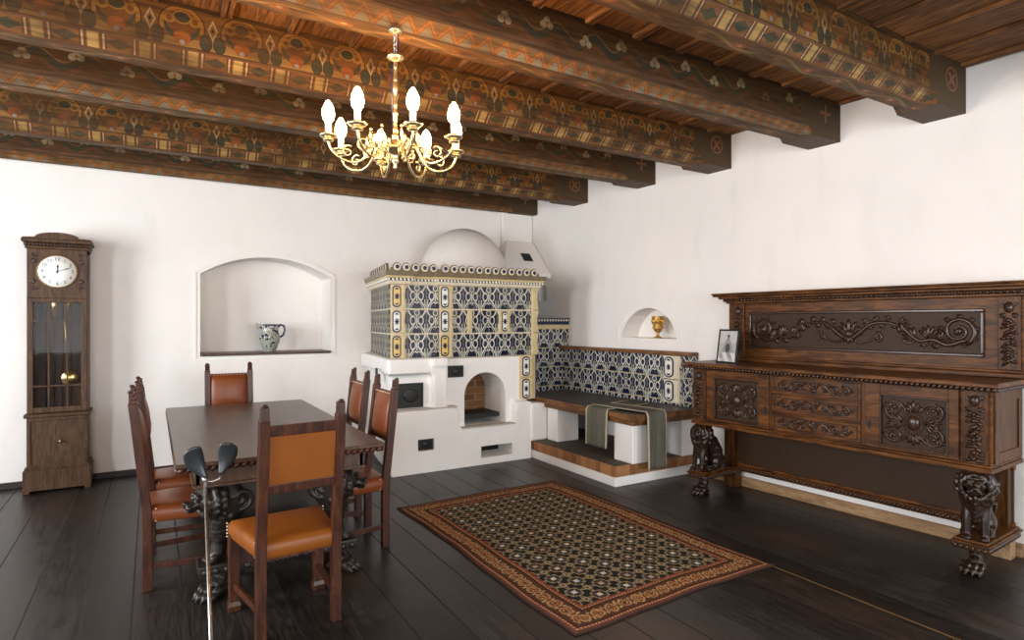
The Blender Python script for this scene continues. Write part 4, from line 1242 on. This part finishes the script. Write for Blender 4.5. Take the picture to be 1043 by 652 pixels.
dr.box(-hw + .003, -hw + .045, -.014, .0, .70, 1.70); dr.box(hw - .045, hw - .003, -.014, 0, .70, 1.70); dr.box(-hw + .045, hw - .045, -.014, 0, .70, .745); dr.box(-hw + .045, hw - .045, -.014, 0, 1.66, 1.70)
DR = dr.build('glazed_door', M['clock_oak'], CK, bevel=.003)
b = MB()
for xx_ in (-.062, .068): b.box(xx_ - .006, xx_ + .006, -.010, -.001, .745, 1.66)
for zz in (.93, 1.50): b.box(-hw + .045, hw - .045, -.010, -.001, zz - .006, zz + .006)
b.build('glazing_bars', M['clock_oak'], DR)
b = MB(); b.box(-hw + .04, hw - .04, -.005, -.003, .74, 1.665); b.build('glass_pane', M['glass'], DR)
b = MB(); b.box(-hw + .002, hw - .002, -.012, .02, 1.70, 2.13); DBo = b.build('dial_board', M['clock_oak'], CK, bevel=.003)
# dial
DZ = 1.935
TM = Matrix.Rotation(R(90), 4, 'X')
b = MB(); b.lathe([(.002, .0), (.150, .0), (.150, .006), (.143, .016), (.135, .010), (.002, .010)], (0, -.010, DZ), 48, TM); o = b.build('bezel', M['dull_brass'], CK)
b = MB(); b.lathe([(.002, .008), (.136, .008), (.136, .013), (.002, .013)], (0, -.010, DZ), 48, TM); DL = b.build('dial', M['dial'], CK)
for k in range(1, 13):
    cu = bpy.data.curves.new('numeral', 'FONT'); cu.body = str(k); cu.size = .040; cu.align_x = 'CENTER'; cu.align_y = 'CENTER'; cu.extrude = .0006
    tmp = bpy.data.objects.new('numeral_tmp', cu); COL.objects.link(tmp)
    dg = bpy.context.evaluated_depsgraph_get(); dg.update(); me = bpy.data.meshes.new_from_object(tmp.evaluated_get(dg)); bpy.data.objects.remove(tmp)
    me.materials.clear(); me.materials.append(M['black'])
    o = bpy.data.objects.new('numeral', me); link(o, DL); a = pi / 2 - k * pi / 6
    o.location = (cos(a) * .108, -.0242, DZ + sin(a) * .108); o.rotation_euler = (R(90), 0, 0)
def hand(name, ang, L, w):
    b = MB(); d = Vector((sin(ang), 0, cos(ang))); p = Vector((cos(ang), 0, -sin(ang)))
    q = lambda s_, t_, f: Vector((0, -.026 - f, DZ)) + d * s_ + p * t_
    b.prism([(-.02, -w), (L * .55, -w), (L * .7, -w * 2.2), (L, 0), (L * .7, w * 2.2), (L * .55, w), (-.02, w)], 0, .002, q); b.build(name, M['black'], DL)
hand('hour_hand', R(2), .062, .003); hand('minute_hand', R(70), .100, .0022)
b = MB(); b.ell((0, -.028, DZ), (.007, .004, .007)); b.build('hand_boss', M['black'], DL)
# carved corners of the dial board
b = MB()
for sx2 in (-1, 1):
    for sz in (-1, 1):
        spiral(b, sx2 * .165, DZ + sz * .145, .022, 0, 1.2, sx2, -.014, .004)
        fan(b, sx2 * .170, DZ + sz * .11, -sz * pi / 2, .05, .014, -.014, 3, 1.0, .004)
b.build('spandrel_carving', M['carving'], DBo)
# top
b = MB()
b.box(-hw - .012, hw + .012, -.020, .27, 2.13, 2.155); b.box(-hw - .035, hw + .035, -.045, .27, 2.185, 2.215); b.box(-hw - .02, hw + .02, -.03, .27, 2.155, 2.185)
b.build('cornice', M['clock_oak'], CK, bevel=.006)
b = MB(); pp = [(-hw - .03, 0), (hw + .03, 0), (hw + .03, .012), (hw - .04, .016)] + [(cos(a) * .155, .018 + sin(a) * .045) for a in [k * pi / 12 for k in range(13)]] + [(-hw + .04, .016), (-hw - .03, .012)]
b.prism(pp, -.030, .26, lambda a, z, f: (a, f, 2.215 + z)); b.build('arched_pediment', M['clock_oak'], CK, bevel=.003)
b = MB(); rope_edge(b, (-hw - .01, -.034, 2.17), (hw + .01, -.034, 2.17), .010, .024, .1); b.build('carved_frieze', M['carving'], CK)
# works
b = MB(); b.lathe([(.002, 0), (.062, 0), (.066, .004), (.062, .010), (.002, .014)], (.075, .10, .985), 32, TM); PD = b.build('pendulum_bob', M['brass'], CK)
b = MB(); b.tube([(.02, .10, 1.75), (.075, .098, .99)], .004, 8); b.build('pendulum_rod', M['brass'], PD)
for k, xx_ in enumerate((-.065, .085)):
    b = MB(); b.lathe([(.003, 0), (.020, .004), (.020, .26), (.003, .265)], (xx_ + (.03 if k == 0 else -.02), .08, 1.52), 16); W_ = b.build('clock_weight', M['brass'], CK)
for k in range(4):
    b = MB(); xx_ = -.10 + k * .06; b.tube([(xx_, .16, .72), (xx_, .16, 1.70)], .006, 8); b.build('chime_rod', M['chair_wood'], CK)
b = MB(); b.box(hw - .002, hw + .003, .06, .20, 1.85, 2.05); b.build('side_fret', M['clock_oak'], CK, bevel=.002)

# ------------------------------------------------------------------ chairs
def make_chair(name, label, seatm, backm, loc, rz, group='leather dining chairs round the table'):
    """seat front towards +y; origin on the floor under the seat"""
    t = thing(name, label, 'chair', loc, rz, group)
    W = M['chair_wood']
    fx, fy, bx, by = .218, .20, .178, -.205
    lean = .075
    for sx2 in (-1, 1):
        # rear leg running up into the back post, with a carved, notched finial
        b = MB(); x = sx2 * bx
        ctr = [(0, by + .0), (.30, by), (.45, by - .003), (.72, by - lean * .45), (1.0, by - lean * .85), (1.045, by - lean * .92)]
        hx, hy = .0225, .024
        rings = [[(x - hx, y - hy, z), (x + hx, y - hy, z), (x + hx, y + hy, z), (x - hx, y + hy, z)] for z, y in ctr]
        b.loft(rings)
        yt = by - lean * .95
        for i, (z, r) in enumerate(((1.050, .017), (1.072, .015), (1.094, .013))):
            b.lathe([(.003, -hx * .9), (r, -hx * .8), (r, hx * .8), (.003, hx * .9)], (x, yt + .006 - i * .001, z), 10, Matrix.Rotation(R(90), 4, 'Y'))
        b.box(x - hx * .85, x + hx * .85, yt - .018, yt + .002, 1.04, 1.105)
        b.ell((x, yt - .010, 1.108), (.016, .015, .010), n=8, m=5)
        b.build('leg', W, t, bevel=.003)
        # front leg with a little shaped foot
        b = MB(); x = sx2 * fx
        rings = [[(x - a, fy - a, z), (x + a, fy - a, z), (x + a, fy + a, z), (x - a, fy + a, z)] for z, a in ((0, .029), (.03, .031), (.05, .024), (.40, .027))]
        b.loft(rings); b.ell((x, fy, .018), (.032, .032, .018)); b.build('leg', W, t, bevel=.003)
        # side stretchers
        b = MB(); x0_ = sx2 * bx; x1_ = sx2 * fx
        b.loft([[(x0_ - .010, by, .115), (x0_ + .010, by, .115), (x0_ + .010, by, .150), (x0_ - .010, by, .150)], [(x1_ - .010, fy, .115), (x1_ + .010, fy, .115), (x1_ + .010, fy, .150), (x1_ - .010, fy, .150)]])
        b.build('stretcher', W, t, bevel=.003)
    # scalloped front apron under the seat
    pts = [(-.20, .40), (-.20, .195)] + [(-.20 + .40 * k / 18, .208 + .022 * abs(sin(pi * k / 4.5))) for k in range(1, 18)] + [(.20, .195), (.20, .40)]
    b = MB(); b.prism(pts, fy + .004, fy + .020, lambda a, z, f: (a, f, z)); b.build('front_apron', W, t, bevel=.002)
    b = MB()
    for (x0_, x1_, y0_, y1_) in ((-.185, .185, by - .008, by + .012),): b.box(x0_, x1_, y0_, y1_, .37, .41)
    b.build('seat_rail', W, t)
    # upholstered seat
    b = MB(); z0_, z1_ = .375, .462
    rings = []
    def outline(g, z):
        return [(-bx - .010 - g, by - .012 - g, z), (bx + .010 + g, by - .012 - g, z), (fx + .024 + g, fy + .026 + g, z), (-fx - .024 - g, fy + .026 + g, z)]
    rings = [outline(-.002, z0_), outline(.004, z0_ + .03), outline(.004, z1_ - .02), outline(-.012, z1_), outline(-.06, z1_ + .012), outline(-.12, z1_ + .018)]
    b.loft(rings, False); s_ = b.build('seat', seatm, t, bevel=.012, seg=3)
    for p in s_.data.polygons: p.use_smooth = True
    # back rails and pads
    def yb(z): return by - lean * (z - .45) / .6
    for (z0_, z1_, nm) in ((.965, 1.018, 'top_rail'), (.690, .735, 'lower_back_rail')):
        b = MB(); b.loft([[(-bx, yb(z) - .014, z), (bx, yb(z) - .014, z), (bx, yb(z) + .012, z), (-bx, yb(z) + .012, z)] for z in (z0_, z1_)]); b.build(nm, W, t, bevel=.003)
    b = MB(); N = 6; rows = []
    for j in range(N + 1):
        z = .700 + (.318) * j / N; row = []
        for i in range(N + 1):
            x = -.168 + .336 * i / N
            bul = .030 * (1 - (abs(i / N - .5) * 2) ** 3) * (1 - (abs(j / N - .5) * 2) ** 3)
            row.append((x, yb(z) + .013 + bul, z))
        rows.append(row)
    vs = [[b.bm.verts.new(p) for p in r] for r in rows]
    for j in range(N):
        for i in range(N):
            f = b.bm.faces.new([vs[j][i], vs[j][i + 1], vs[j + 1][i + 1], vs[j + 1][i]]); f.smooth = True
    bk = [[b.bm.verts.new((p[0], p[1] - .004 - .030 * 0 - (p[1] - yb(p[2]) - .013), p[2])) for p in r] for r in rows]
    edge = [(0, i) for i in range(N + 1)] + [(j, N) for j in range(1, N + 1)] + [(N, i) for i in range(N - 1, -1, -1)] + [(j, 0) for j in range(N - 1, 0, -1)]
    for q in range(len(edge)):
        a_, c_ = edge[q], edge[(q + 1) % len(edge)]
        b.bm.faces.new([vs[a_[0]][a_[1]], bk[a_[0]][a_[1]], bk[c_[0]][c_[1]], vs[c_[0]][c_[1]]])
    for j in range(N):
        for i in range(N): b.bm.faces.new([bk[j][i], bk[j + 1][i], bk[j + 1][i + 1], bk[j][i + 1]])
    b.build('backrest', backm, t)
    b = MB(); b.loft([[(-.160, yb(z) - .008, z), (.160, yb(z) - .008, z), (.160, yb(z) + .008, z), (-.160, yb(z) + .008, z)] for z in (.733, .967)]); b.build('back_cover', seatm, t)
    # nail heads: along the pad edges, and at the seat corners
    b = MB()
    def nail(p, n_=(0, 0, 0)): b.ell(p, (.0048, .0048, .0048), n=6, m=4)
    for k in range(13):
        z = .712 + .294 * k / 12
        for sx2 in (-1, 1): nail((sx2 * .160, yb(z) + .018, z))
    for k in range(12):
        x = -.15 + .30 * k / 11
        nail((x, yb(1.008) + .018, 1.008))
    for sx2 in (-1, 1):
        for k in range(5):
            z = .385 + k * .017
            nail((sx2 * (bx - .014), by - .018, z)); nail((sx2 * (bx + .016), by + .040, z)); nail((sx2 * (fx + .030), fy + .010, z))
    o = b.build('nail_heads', M['nail'], t); tag(o, kind='stuff')
    return t
import types
def children_of(o): return [c for c in bpy.data.objects if c.parent is o]
near = make_chair('dining_chair', 'cognac leather chair at the near end of the table, its back turned to the camera', M['leather'], M['leather'], (.598, 3.225, 0), R(4.5))
proto = make_chair('dining_chair', 'brown leather chair on the left of the table, the nearer of the two', M['leather_dk'], M['leather_dk'], (.185, 4.08, 0), R(-90) )
def dup(src, loc, rz, label):
    r = src.copy(); COL.objects.link(r); r.location = loc; r.rotation_euler = (0, 0, rz); r['label'] = label
    for ch in children_of(src):
        c = ch.copy(); COL.objects.link(c); c.parent = r
        for g in children_of(ch):
            d = g.copy(); COL.objects.link(d); d.parent = c
    return r
dup(proto, (.205, 4.70, 0), R(-90), 'brown leather chair on the left of the table, the farther of the two')
dup(proto, (1.125, 4.03, 0), R(91), 'brown leather chair on the right of the table, the nearer of the two')
dup(proto, (1.15, 4.72, 0), R(90), 'brown leather chair on the right of the table, the farther of the two')
dup(proto, (.610, 5.80, 0), R(180), 'brown leather chair at the far end of the table, facing the camera')

# ------------------------------------------------------------------ dining table
TB = thing('dining_table', 'long dark wooden table with carved edge and black lion supports', 'table', (.64, 4.57, 0))
tx0, tx1, ty0, ty1, tz = -.54, .54, -1.15, 1.15, .78
b = MB(); b.box(tx0, tx1, ty0, ty1, tz - .022, tz); b.build('tabletop', M['table_wood'], TB, bevel=.005)
b = MB()
for (a, c) in (((tx0 + .01, ty0 + .01), (tx1 - .01, ty0 + .01)), ((tx1 - .01, ty0 + .01), (tx1 - .01, ty1 - .01)), ((tx0 + .01, ty1 - .01), (tx1 - .01, ty1 - .01)), ((tx0 + .01, ty0 + .01), (tx0 + .01, ty1 - .01))):
    rope_edge(b, (*a, tz - .032), (*c, tz - .032), .018, .036, .8)
b.box(tx0 + .015, tx1 - .015, ty0 + .015, ty1 - .015, tz - .045, tz - .02)
b.build('carved_edge', M['chair_wood'], TB)
b = MB(); ax, ay = .445, 1.04
for (x0_, x1_, y0_, y1_) in ((-ax, ax, -ay, -ay + .025), (-ax, ax, ay - .025, ay), (-ax, -ax + .025, -ay, ay), (ax - .025, ax, -ay, ay)):
    b.box(x0_, x1_, y0_, y1_, .635, tz - .045)
b.build('apron', M['table_wood'], TB, bevel=.004)
b = MB()
for (x0_, x1_, y0_, y1_) in ((-ax - .012, ax + .012, -ay - .012, -ay + .03), (-ax - .012, ax + .012, ay - .03, ay + .012), (-ax - .012, -ax + .03, -ay, ay), (ax - .03, ax + .012, -ay, ay)):
    b.box(x0_, x1_, y0_, y1_, .622, .640)
b.build('apron_moulding', M['table_wood'], TB, bevel=.004)
def monopod():
    """carved lion bust on one clawed leg, facing -y, 0.44 m high"""
    m = MB()
    m.tube([(0, .02, .44), (0, .03, .36), (0, .035, .27), (0, .015, .18), (0, -.005, .10), (0, -.015, .03)], [.060, .085, .078, .056, .034, .036], 14)
    for k in range(4): m.ell(((k - 1.5) * .020, -.052 + abs(k - 1.5) * .006, .016), (.011, .028, .016)); m.ell(((k - 1.5) * .021, -.035, .034), (.011, .02, .014))
    H = Matrix.Translation((0, -.055, .345))
    def e(c, r, rot=(0, 0, 0)): m.ell(c, r, rot, M=H)
    e((0, 0, 0), (.060, .058, .062)); e((0, -.058, -.010), (.036, .040, .026)); e((0, -.094, .004), (.018, .012, .012)); e((0, -.070, -.042), (.026, .024, .010))
    for sx2 in (-1, 1):
        e((sx2 * .020, -.082, -.018), (.018, .016, .013)); e((sx2 * .030, -.052, .020), (.014, .010, .010)); e((sx2 * .030, -.050, .036), (.022, .012, .009), (0, .3 * sx2, 0))
        # volute wing on the shoulder
        n_ = 22; pts, rad = [], []
        for i in range(n_):
            t = i / (n_ - 1); a = -pi / 2 + 2.6 * pi * t; rr = .060 * (1 - .8 * t)
            pts.append((sx2 * (.062 + .01 * t), .060 + rr * cos(a), .335 + rr * sin(a))); rad.append(.017 * (1 - .4 * t))
        m.tube(pts, rad, 7)
    rg = random.Random(4)
    for ringn, (rr, yy, ln) in enumerate(((.072, -.018, .034), (.086, .012, .040), (.084, .045, .042))):
        for k in range(14):
            a = 2 * pi * k / 14 + ringn * .22
            e((cos(a) * rr, yy, sin(a) * rr * .98 - .006), (.015, .017, ln), (0, -a + rg.uniform(-.25, .25) + .35 * (1 if cos(a) > 0 else -1), 0))
    for row in range(6):
        z = .255 - row * .026; w_ = .068 - row * .007
        for k in range(9):
            a = -pi + pi * (k + .5 * (row % 2)) / 8
            m.ell((cos(a) * w_, .02 - row * .003 + sin(a) * w_ * 1.05, z), (.012, .014, .022), (rg.uniform(-.3, .3), rg.uniform(-.3, .3), 0))
    return m
mono = monopod().build('lion_support', M['table_low'], TB, remesh=.006, smoothit=2)
mono.data.transform(Matrix.Diagonal((1.22, 1.22, 1.0, 1)))
tpaw = paw().build('paw_foot', M['table_low'], TB, remesh=.0055, smoothit=2)
fst = True
for yy in (-.90, .90):
    b = MB(); b.box(-.42, .42, yy - .065, yy + .065, .125, .175); b.box(-.43, -.22, yy - .08, yy + .08, .138, .182); b.box(.22, .43, yy - .08, yy + .08, .138, .182)
    for k in range(2): rope_edge(b, (-.42, yy + (-.08, .08)[k], .15), (.42, yy + (-.08, .08)[k], .15), .016, .05, .4)
    b.build('trestle_base', M['table_low'], TB, bevel=.008)
    b = MB(); b.box(-.27, .27, yy - .03, yy + .03, .17, .63); b.build('trestle_panel', M['table_low'], TB, bevel=.008)
    for sg in (-1, 1):
        if fst: a_, c_, fst = mono, tpaw, False
        else:
            a_ = mono.copy(); COL.objects.link(a_); a_.parent = TB
            c_ = tpaw.copy(); COL.objects.link(c_); c_.parent = TB
        a_.location = (sg * .315, yy, .180); a_.rotation_euler = (0, 0, R(-74 if sg < 0 else 74))
        c_.location = (sg * .335, yy - .02, 0); c_.rotation_euler = (0, 0, R(-50 if sg < 0 else 50)); c_.scale = (1.12, 1.12, 1.0)
b = MB(); b.box(-.05, .05, -.90, .90, .14, .17); b.build('long_stretcher', M['table_low'], TB, bevel=.006)

# ------------------------------------------------------------------ folding shooting stick leaning on the table
A_ = Vector((.212, 2.70, .0)); Bp = Vector((.228, 3.33, .70))
SS = thing('shooting_stick', 'folding shooting stick with two black seat leaves leaning against the near end of the table', 'shooting stick', tuple(A_))
Bl = Bp - A_
b = MB(); b.tube([(0, 0, .002), tuple(Bl * .05), tuple(Bl)], [.004, .0085, .0085], 14); b.build('shaft', M['steel'], SS)
b = MB(); b.tube([Bl, Bl + Vector((-.004, .012, .03))], [.014, .012], 12); b.tube([Bl + Vector((.0, -.0, .005)), Bl + Vector((.03, 0, .0)), Bl + Vector((.062, 0, .008)), Bl + Vector((.070, .004, .03))], .006, 8); b.build('hinge', M['steel'], SS)
def seat_leaf(base_, tip, side):
    base_, tip = Vector(base_), Vector(tip); d = tip - base_; m = MB(); rings = []; n_ = 14
    wdir = Vector((1, 0, 0)); wdir = (wdir - d.normalized() * wdir.dot(d.normalized())).normalized(); nd = d.normalized().cross(wdir)
    for i in range(13):
        t = i / 12; w_ = .010 + .036 * (sin(min(1, t * 1.15) * pi * .62)) ** 1.2
        if t > .85: w_ *= sqrt(max(.02, 1 - ((t - .85) / .15) ** 2 * .85))
        th_ = .007 + .005 * sin(t * pi)
        c_ = base_ + d * t + wdir * (side * .014 * sin(t * pi)) + nd * (.018 * sin(t * pi))
        rings.append([c_ + wdir * cos(2 * pi * k / n_) * w_ + nd * sin(2 * pi * k / n_) * th_ for k in range(n_)])
    m.loft(rings, True); return m
seat_leaf(Bl + Vector((.004, .0, .02)), Bl + Vector((-.060, -.01, .180)), -1).build('seat_leaf', M['blackplastic'], SS)
seat_leaf(Bl + Vector((.066, .0, .03)), Bl + Vector((.103, -.01, .188)), 1).build('seat_leaf', M['blackplastic'], SS)

# ------------------------------------------------------------------ rug
b = MB(); HX, HY = .775, 1.145; nx, ny = 36, 52; rg = random.Random(3)
vs = []
for j in range(ny + 1):
    row = []
    for i in range(nx + 1):
        x = -HX + 2 * HX * i / nx; y = -HY + 2 * HY * j / ny
        wx = .012 * sin(y * 3.1 + .5) * (abs(x) / HX) + .004 * sin(y * 11); wy = .012 * sin(x * 4 + 1) * (abs(y) / HY) + .004 * sin(x * 13)
        z = .007 + .0015 * sin(x * 7 + y * 5) * (1 - min(1, max(abs(x) / HX, abs(y) / HY)) ** 4)
        row.append(b.bm.verts.new((x + wx, y + wy, z)))
    vs.append(row)
L = b.bm.loops.layers.uv.verify()
for j in range(ny):
    for i in range(nx):
        f = b.bm.faces.new([vs[j][i], vs[j][i + 1], vs[j + 1][i + 1], vs[j + 1][i]]); f.smooth = True
        for l, (ii, jj) in zip(f.loops, ((i, j), (i + 1, j), (i + 1, j + 1), (i, j + 1))):
            l[L].uv = (-HX + 2 * HX * ii / nx, -HY + 2 * HY * jj / ny)
rug = b.build('oriental_rug', M['rug'], uv=False)
md = rug.modifiers.new('t', 'SOLIDIFY'); md.thickness = .006; md.offset = -1
rug.location = (2.480, 3.450, 0); rug.rotation_euler = (0, 0, R(1.0))
tag(rug, 'patterned oriental rug in dark green and rust lying on the dark floor', 'rug')

# ------------------------------------------------------------------ chandelier
CXc, CYc = 1.017, 2.794
CH = thing('brass_chandelier', 'brass chandelier with eight lit candle bulbs hanging from a painted beam', 'chandelier', (CXc, CYc, 2.918))
def LC(x, y, z): return (x, y, z - 2.918)
b = MB(); b.lathe([(.003, 0), (.036, -.002), (.030, -.012), (.008, -.018)], (0, 0, 0), 16); b.build('ceiling_plate', M['ivory_brass'], CH)
b = MB()
for k in range(4):
    T = Matrix.Translation((0, 0, -.028 - k * .026)) @ Matrix.Rotation(k * pi / 2 + .4, 4, 'Z')
    b.tube([T @ Vector((.009 * cos(a), 0, .018 * sin(a))) for a in [2 * pi * i / 12 for i in range(13)]], .0030, 6)
b.build('chain', M['steel'], CH)
b = MB(); b.tube([(.012, 0, -.01), (.02, .006, -.06), (.010, 0, -.12), (-.020, 0, -.20), (-.012, 0, -.50)], .0025, 6); b.build('cable', M['navy'], CH)
b = MB(); b.lathe([(.004, 2.800), (.012, 2.797), (.040, 2.790), (.042, 2.780), (.020, 2.772), (.010, 2.765)], (0, 0, -2.918), 20); b.build('canopy_dish', M['ivory_brass'], CH)
prof = []
zt_, zb_ = 2.77, 2.375
for i in range(40):
    t = i / 39; z = zt_ + (zb_ - zt_) * t; r = .0085 + .004 * (sin(t * 20) ** 8) + (.006 if .30 < t < .36 or .62 < t < .68 or .92 < t else 0)
    prof.append((r, z))
b = MB(); b.lathe(prof, (0, 0, -2.918), 16); b.build('stem', M['ivory_brass'], CH)
b = MB(); b.lathe([(.012, 2.385), (.028, 2.375), (.030, 2.36), (.060, 2.345), (.064, 2.335), (.050, 2.325), (.022, 2.312), (.014, 2.30), (.018, 2.285), (.016, 2.272), (.006, 2.262), (.010, 2.248), (.003, 2.236)], (0, 0, -2.918), 24); b.build('centre_bowl', M['ivory_brass'], CH)
RC = .315
base_ang = atan2(-CYc, -CXc)       # towards the camera
# the arms: two turned a little off the line of sight
ARM0 = base_ang + R(14)
arm_pts = [(.035, 2.335), (.075, 2.290), (.125, 2.262), (.175, 2.268), (.205, 2.300), (.225, 2.330), (.250, 2.330), (.270, 2.300), (.300, 2.295), (.315, 2.335)]
def make_arm():
    b = MB()
    P_ = []
    A = [(.035, 2.335), (.070, 2.355), (.105, 2.350), (.125, 2.315), (.150, 2.275), (.195, 2.252), (.245, 2.258), (.290, 2.285), (.312, 2.325), (.315, 2.352)]
    n = len(A)
    for i in range(n - 1):
        p0, p1, p2, p3 = A[max(i - 1, 0)], A[i], A[i + 1], A[min(i + 2, n - 1)]
        for k in range(5):
            t = k / 5; P_.append(tuple(.5 * ((2 * p1[q]) + (-p0[q] + p2[q]) * t + (2 * p0[q] - 5 * p1[q] + 4 * p2[q] - p3[q]) * t * t + (-p0[q] + 3 * p1[q] - 3 * p2[q] + p3[q]) * t ** 3) for q in (0, 1)))
    P_.append(A[-1])
    b.tube([(r, 0, z - 2.918) for r, z in P_], [.0075 - .002 * i / len(P_) for i in range(len(P_))], 8)
    # curled leaf ornaments
    for (cx_, cz_, r_, a0_, d_) in ((.150, 2.345, .035, -pi / 2, 1), (.225, 2.300, .030, pi / 2 + .6, -1), (.085, 2.315, .025, pi / 2, 1)):
        pts, rad = [], []
        for i in range(18):
            t = i / 17; a = a0_ + d_ * 2.4 * pi * t; rr = r_ * (1 - .8 * t)
            pts.append((cx_ + rr * cos(a), 0, cz_ - 2.918 + rr * sin(a))); rad.append(.0055 * (1 - .4 * t))
        b.tube(pts, rad, 6)
    b.ell((.118, 0, 2.385 - 2.918), (.008, .006, .032)); b.ell((.118, 0, 2.418 - 2.918), (.006, .006, .010))
    arm = b.build('arm', M['ivory_brass'], CH)
    b = MB(); b.lathe([(.006, 2.345), (.018, 2.350), (.038, 2.358), (.043, 2.366), (.040, 2.366), (.016, 2.358), (.016, 2.372), (.004, 2.372)], (RC, 0, -2.918), 20); b.lathe([(.006, 2.335), (.024, 2.338), (.026, 2.342), (.006, 2.348)], (RC, 0, -2.918), 14); b.build('drip_pan', M['ivory_brass'], arm)
    b = MB(); b.lathe([(.003, 2.368), (.0145, 2.368), (.0145, 2.422), (.003, 2.424)], (RC, 0, -2.918), 14); b.build('candle_sleeve', M['sleeve'], arm)
    b = MB(); b.lathe([(.004, 2.422), (.014, 2.426), (.024, 2.440), (.0285, 2.462), (.026, 2.486), (.017, 2.508), (.008, 2.522), (.001, 2.528)], (RC, 0, -2.918), 16); b.build('bulb', M['bulb'], arm)
    return arm
arm = make_arm()
arms = [arm]
for k in range(1, 8):
    c = arm.copy(); COL.objects.link(c); c.parent = CH
    for g in children_of(arm):
        d = g.copy(); COL.objects.link(d); d.parent = c
    arms.append(c)
for k, c in enumerate(arms): c.rotation_euler = (0, 0, ARM0 + k * pi / 4)

# ------------------------------------------------------------------ light
def area(name, loc, rot, sx, sy, power, col=(1, 1, 1)):
    l = bpy.data.lights.new(name, 'AREA'); l.shape = 'RECTANGLE'; l.size = sx; l.size_y = sy; l.energy = power; l.color = col
    o = bpy.data.objects.new(name, l); link(o); o.location = loc; o.rotation_euler = rot
    return o
DAY = (.93, .96, 1.0)
for i, (x0, x1) in enumerate(((-2.4, -.7), (.6, 2.3), (3.0, 4.4))):
    area('window_daylight', ((x0 + x1) / 2, YF - .12, 1.78), (R(90), 0, 0), x1 - x0, 1.9, 105, DAY)
for y0, y1 in ((.6, 2.1), (3.6, 5.1)):
    area('window_daylight', (XL - .12, (y0 + y1) / 2, 1.8), (R(90), 0, R(-90)), y1 - y0, 1.8, 205, DAY)
w = bpy.data.worlds.new('World'); S.world = w; w.use_nodes = True
w.node_tree.nodes['Background'].inputs[0].default_value = (.75, .85, 1, 1); w.node_tree.nodes['Background'].inputs[1].default_value = 1.0

# ------------------------------------------------------------------ camera
cam = bpy.data.cameras.new('camera'); co = bpy.data.objects.new('camera', cam); link(co)
co.location = (0, 0, 1.5); co.rotation_euler = (R(90), 0, -R(31.03))
cam.sensor_width = 36; cam.lens = 610 / 1043 * 36; cam.shift_y = 1 / 1043; cam.clip_start = .05
S.camera = co
S.view_settings.view_transform = 'Standard'; S.view_settings.look = 'None'; S.view_settings.gamma = 1; S.view_settings.use_curve_mapping = False
S.view_settings.exposure = -0.07
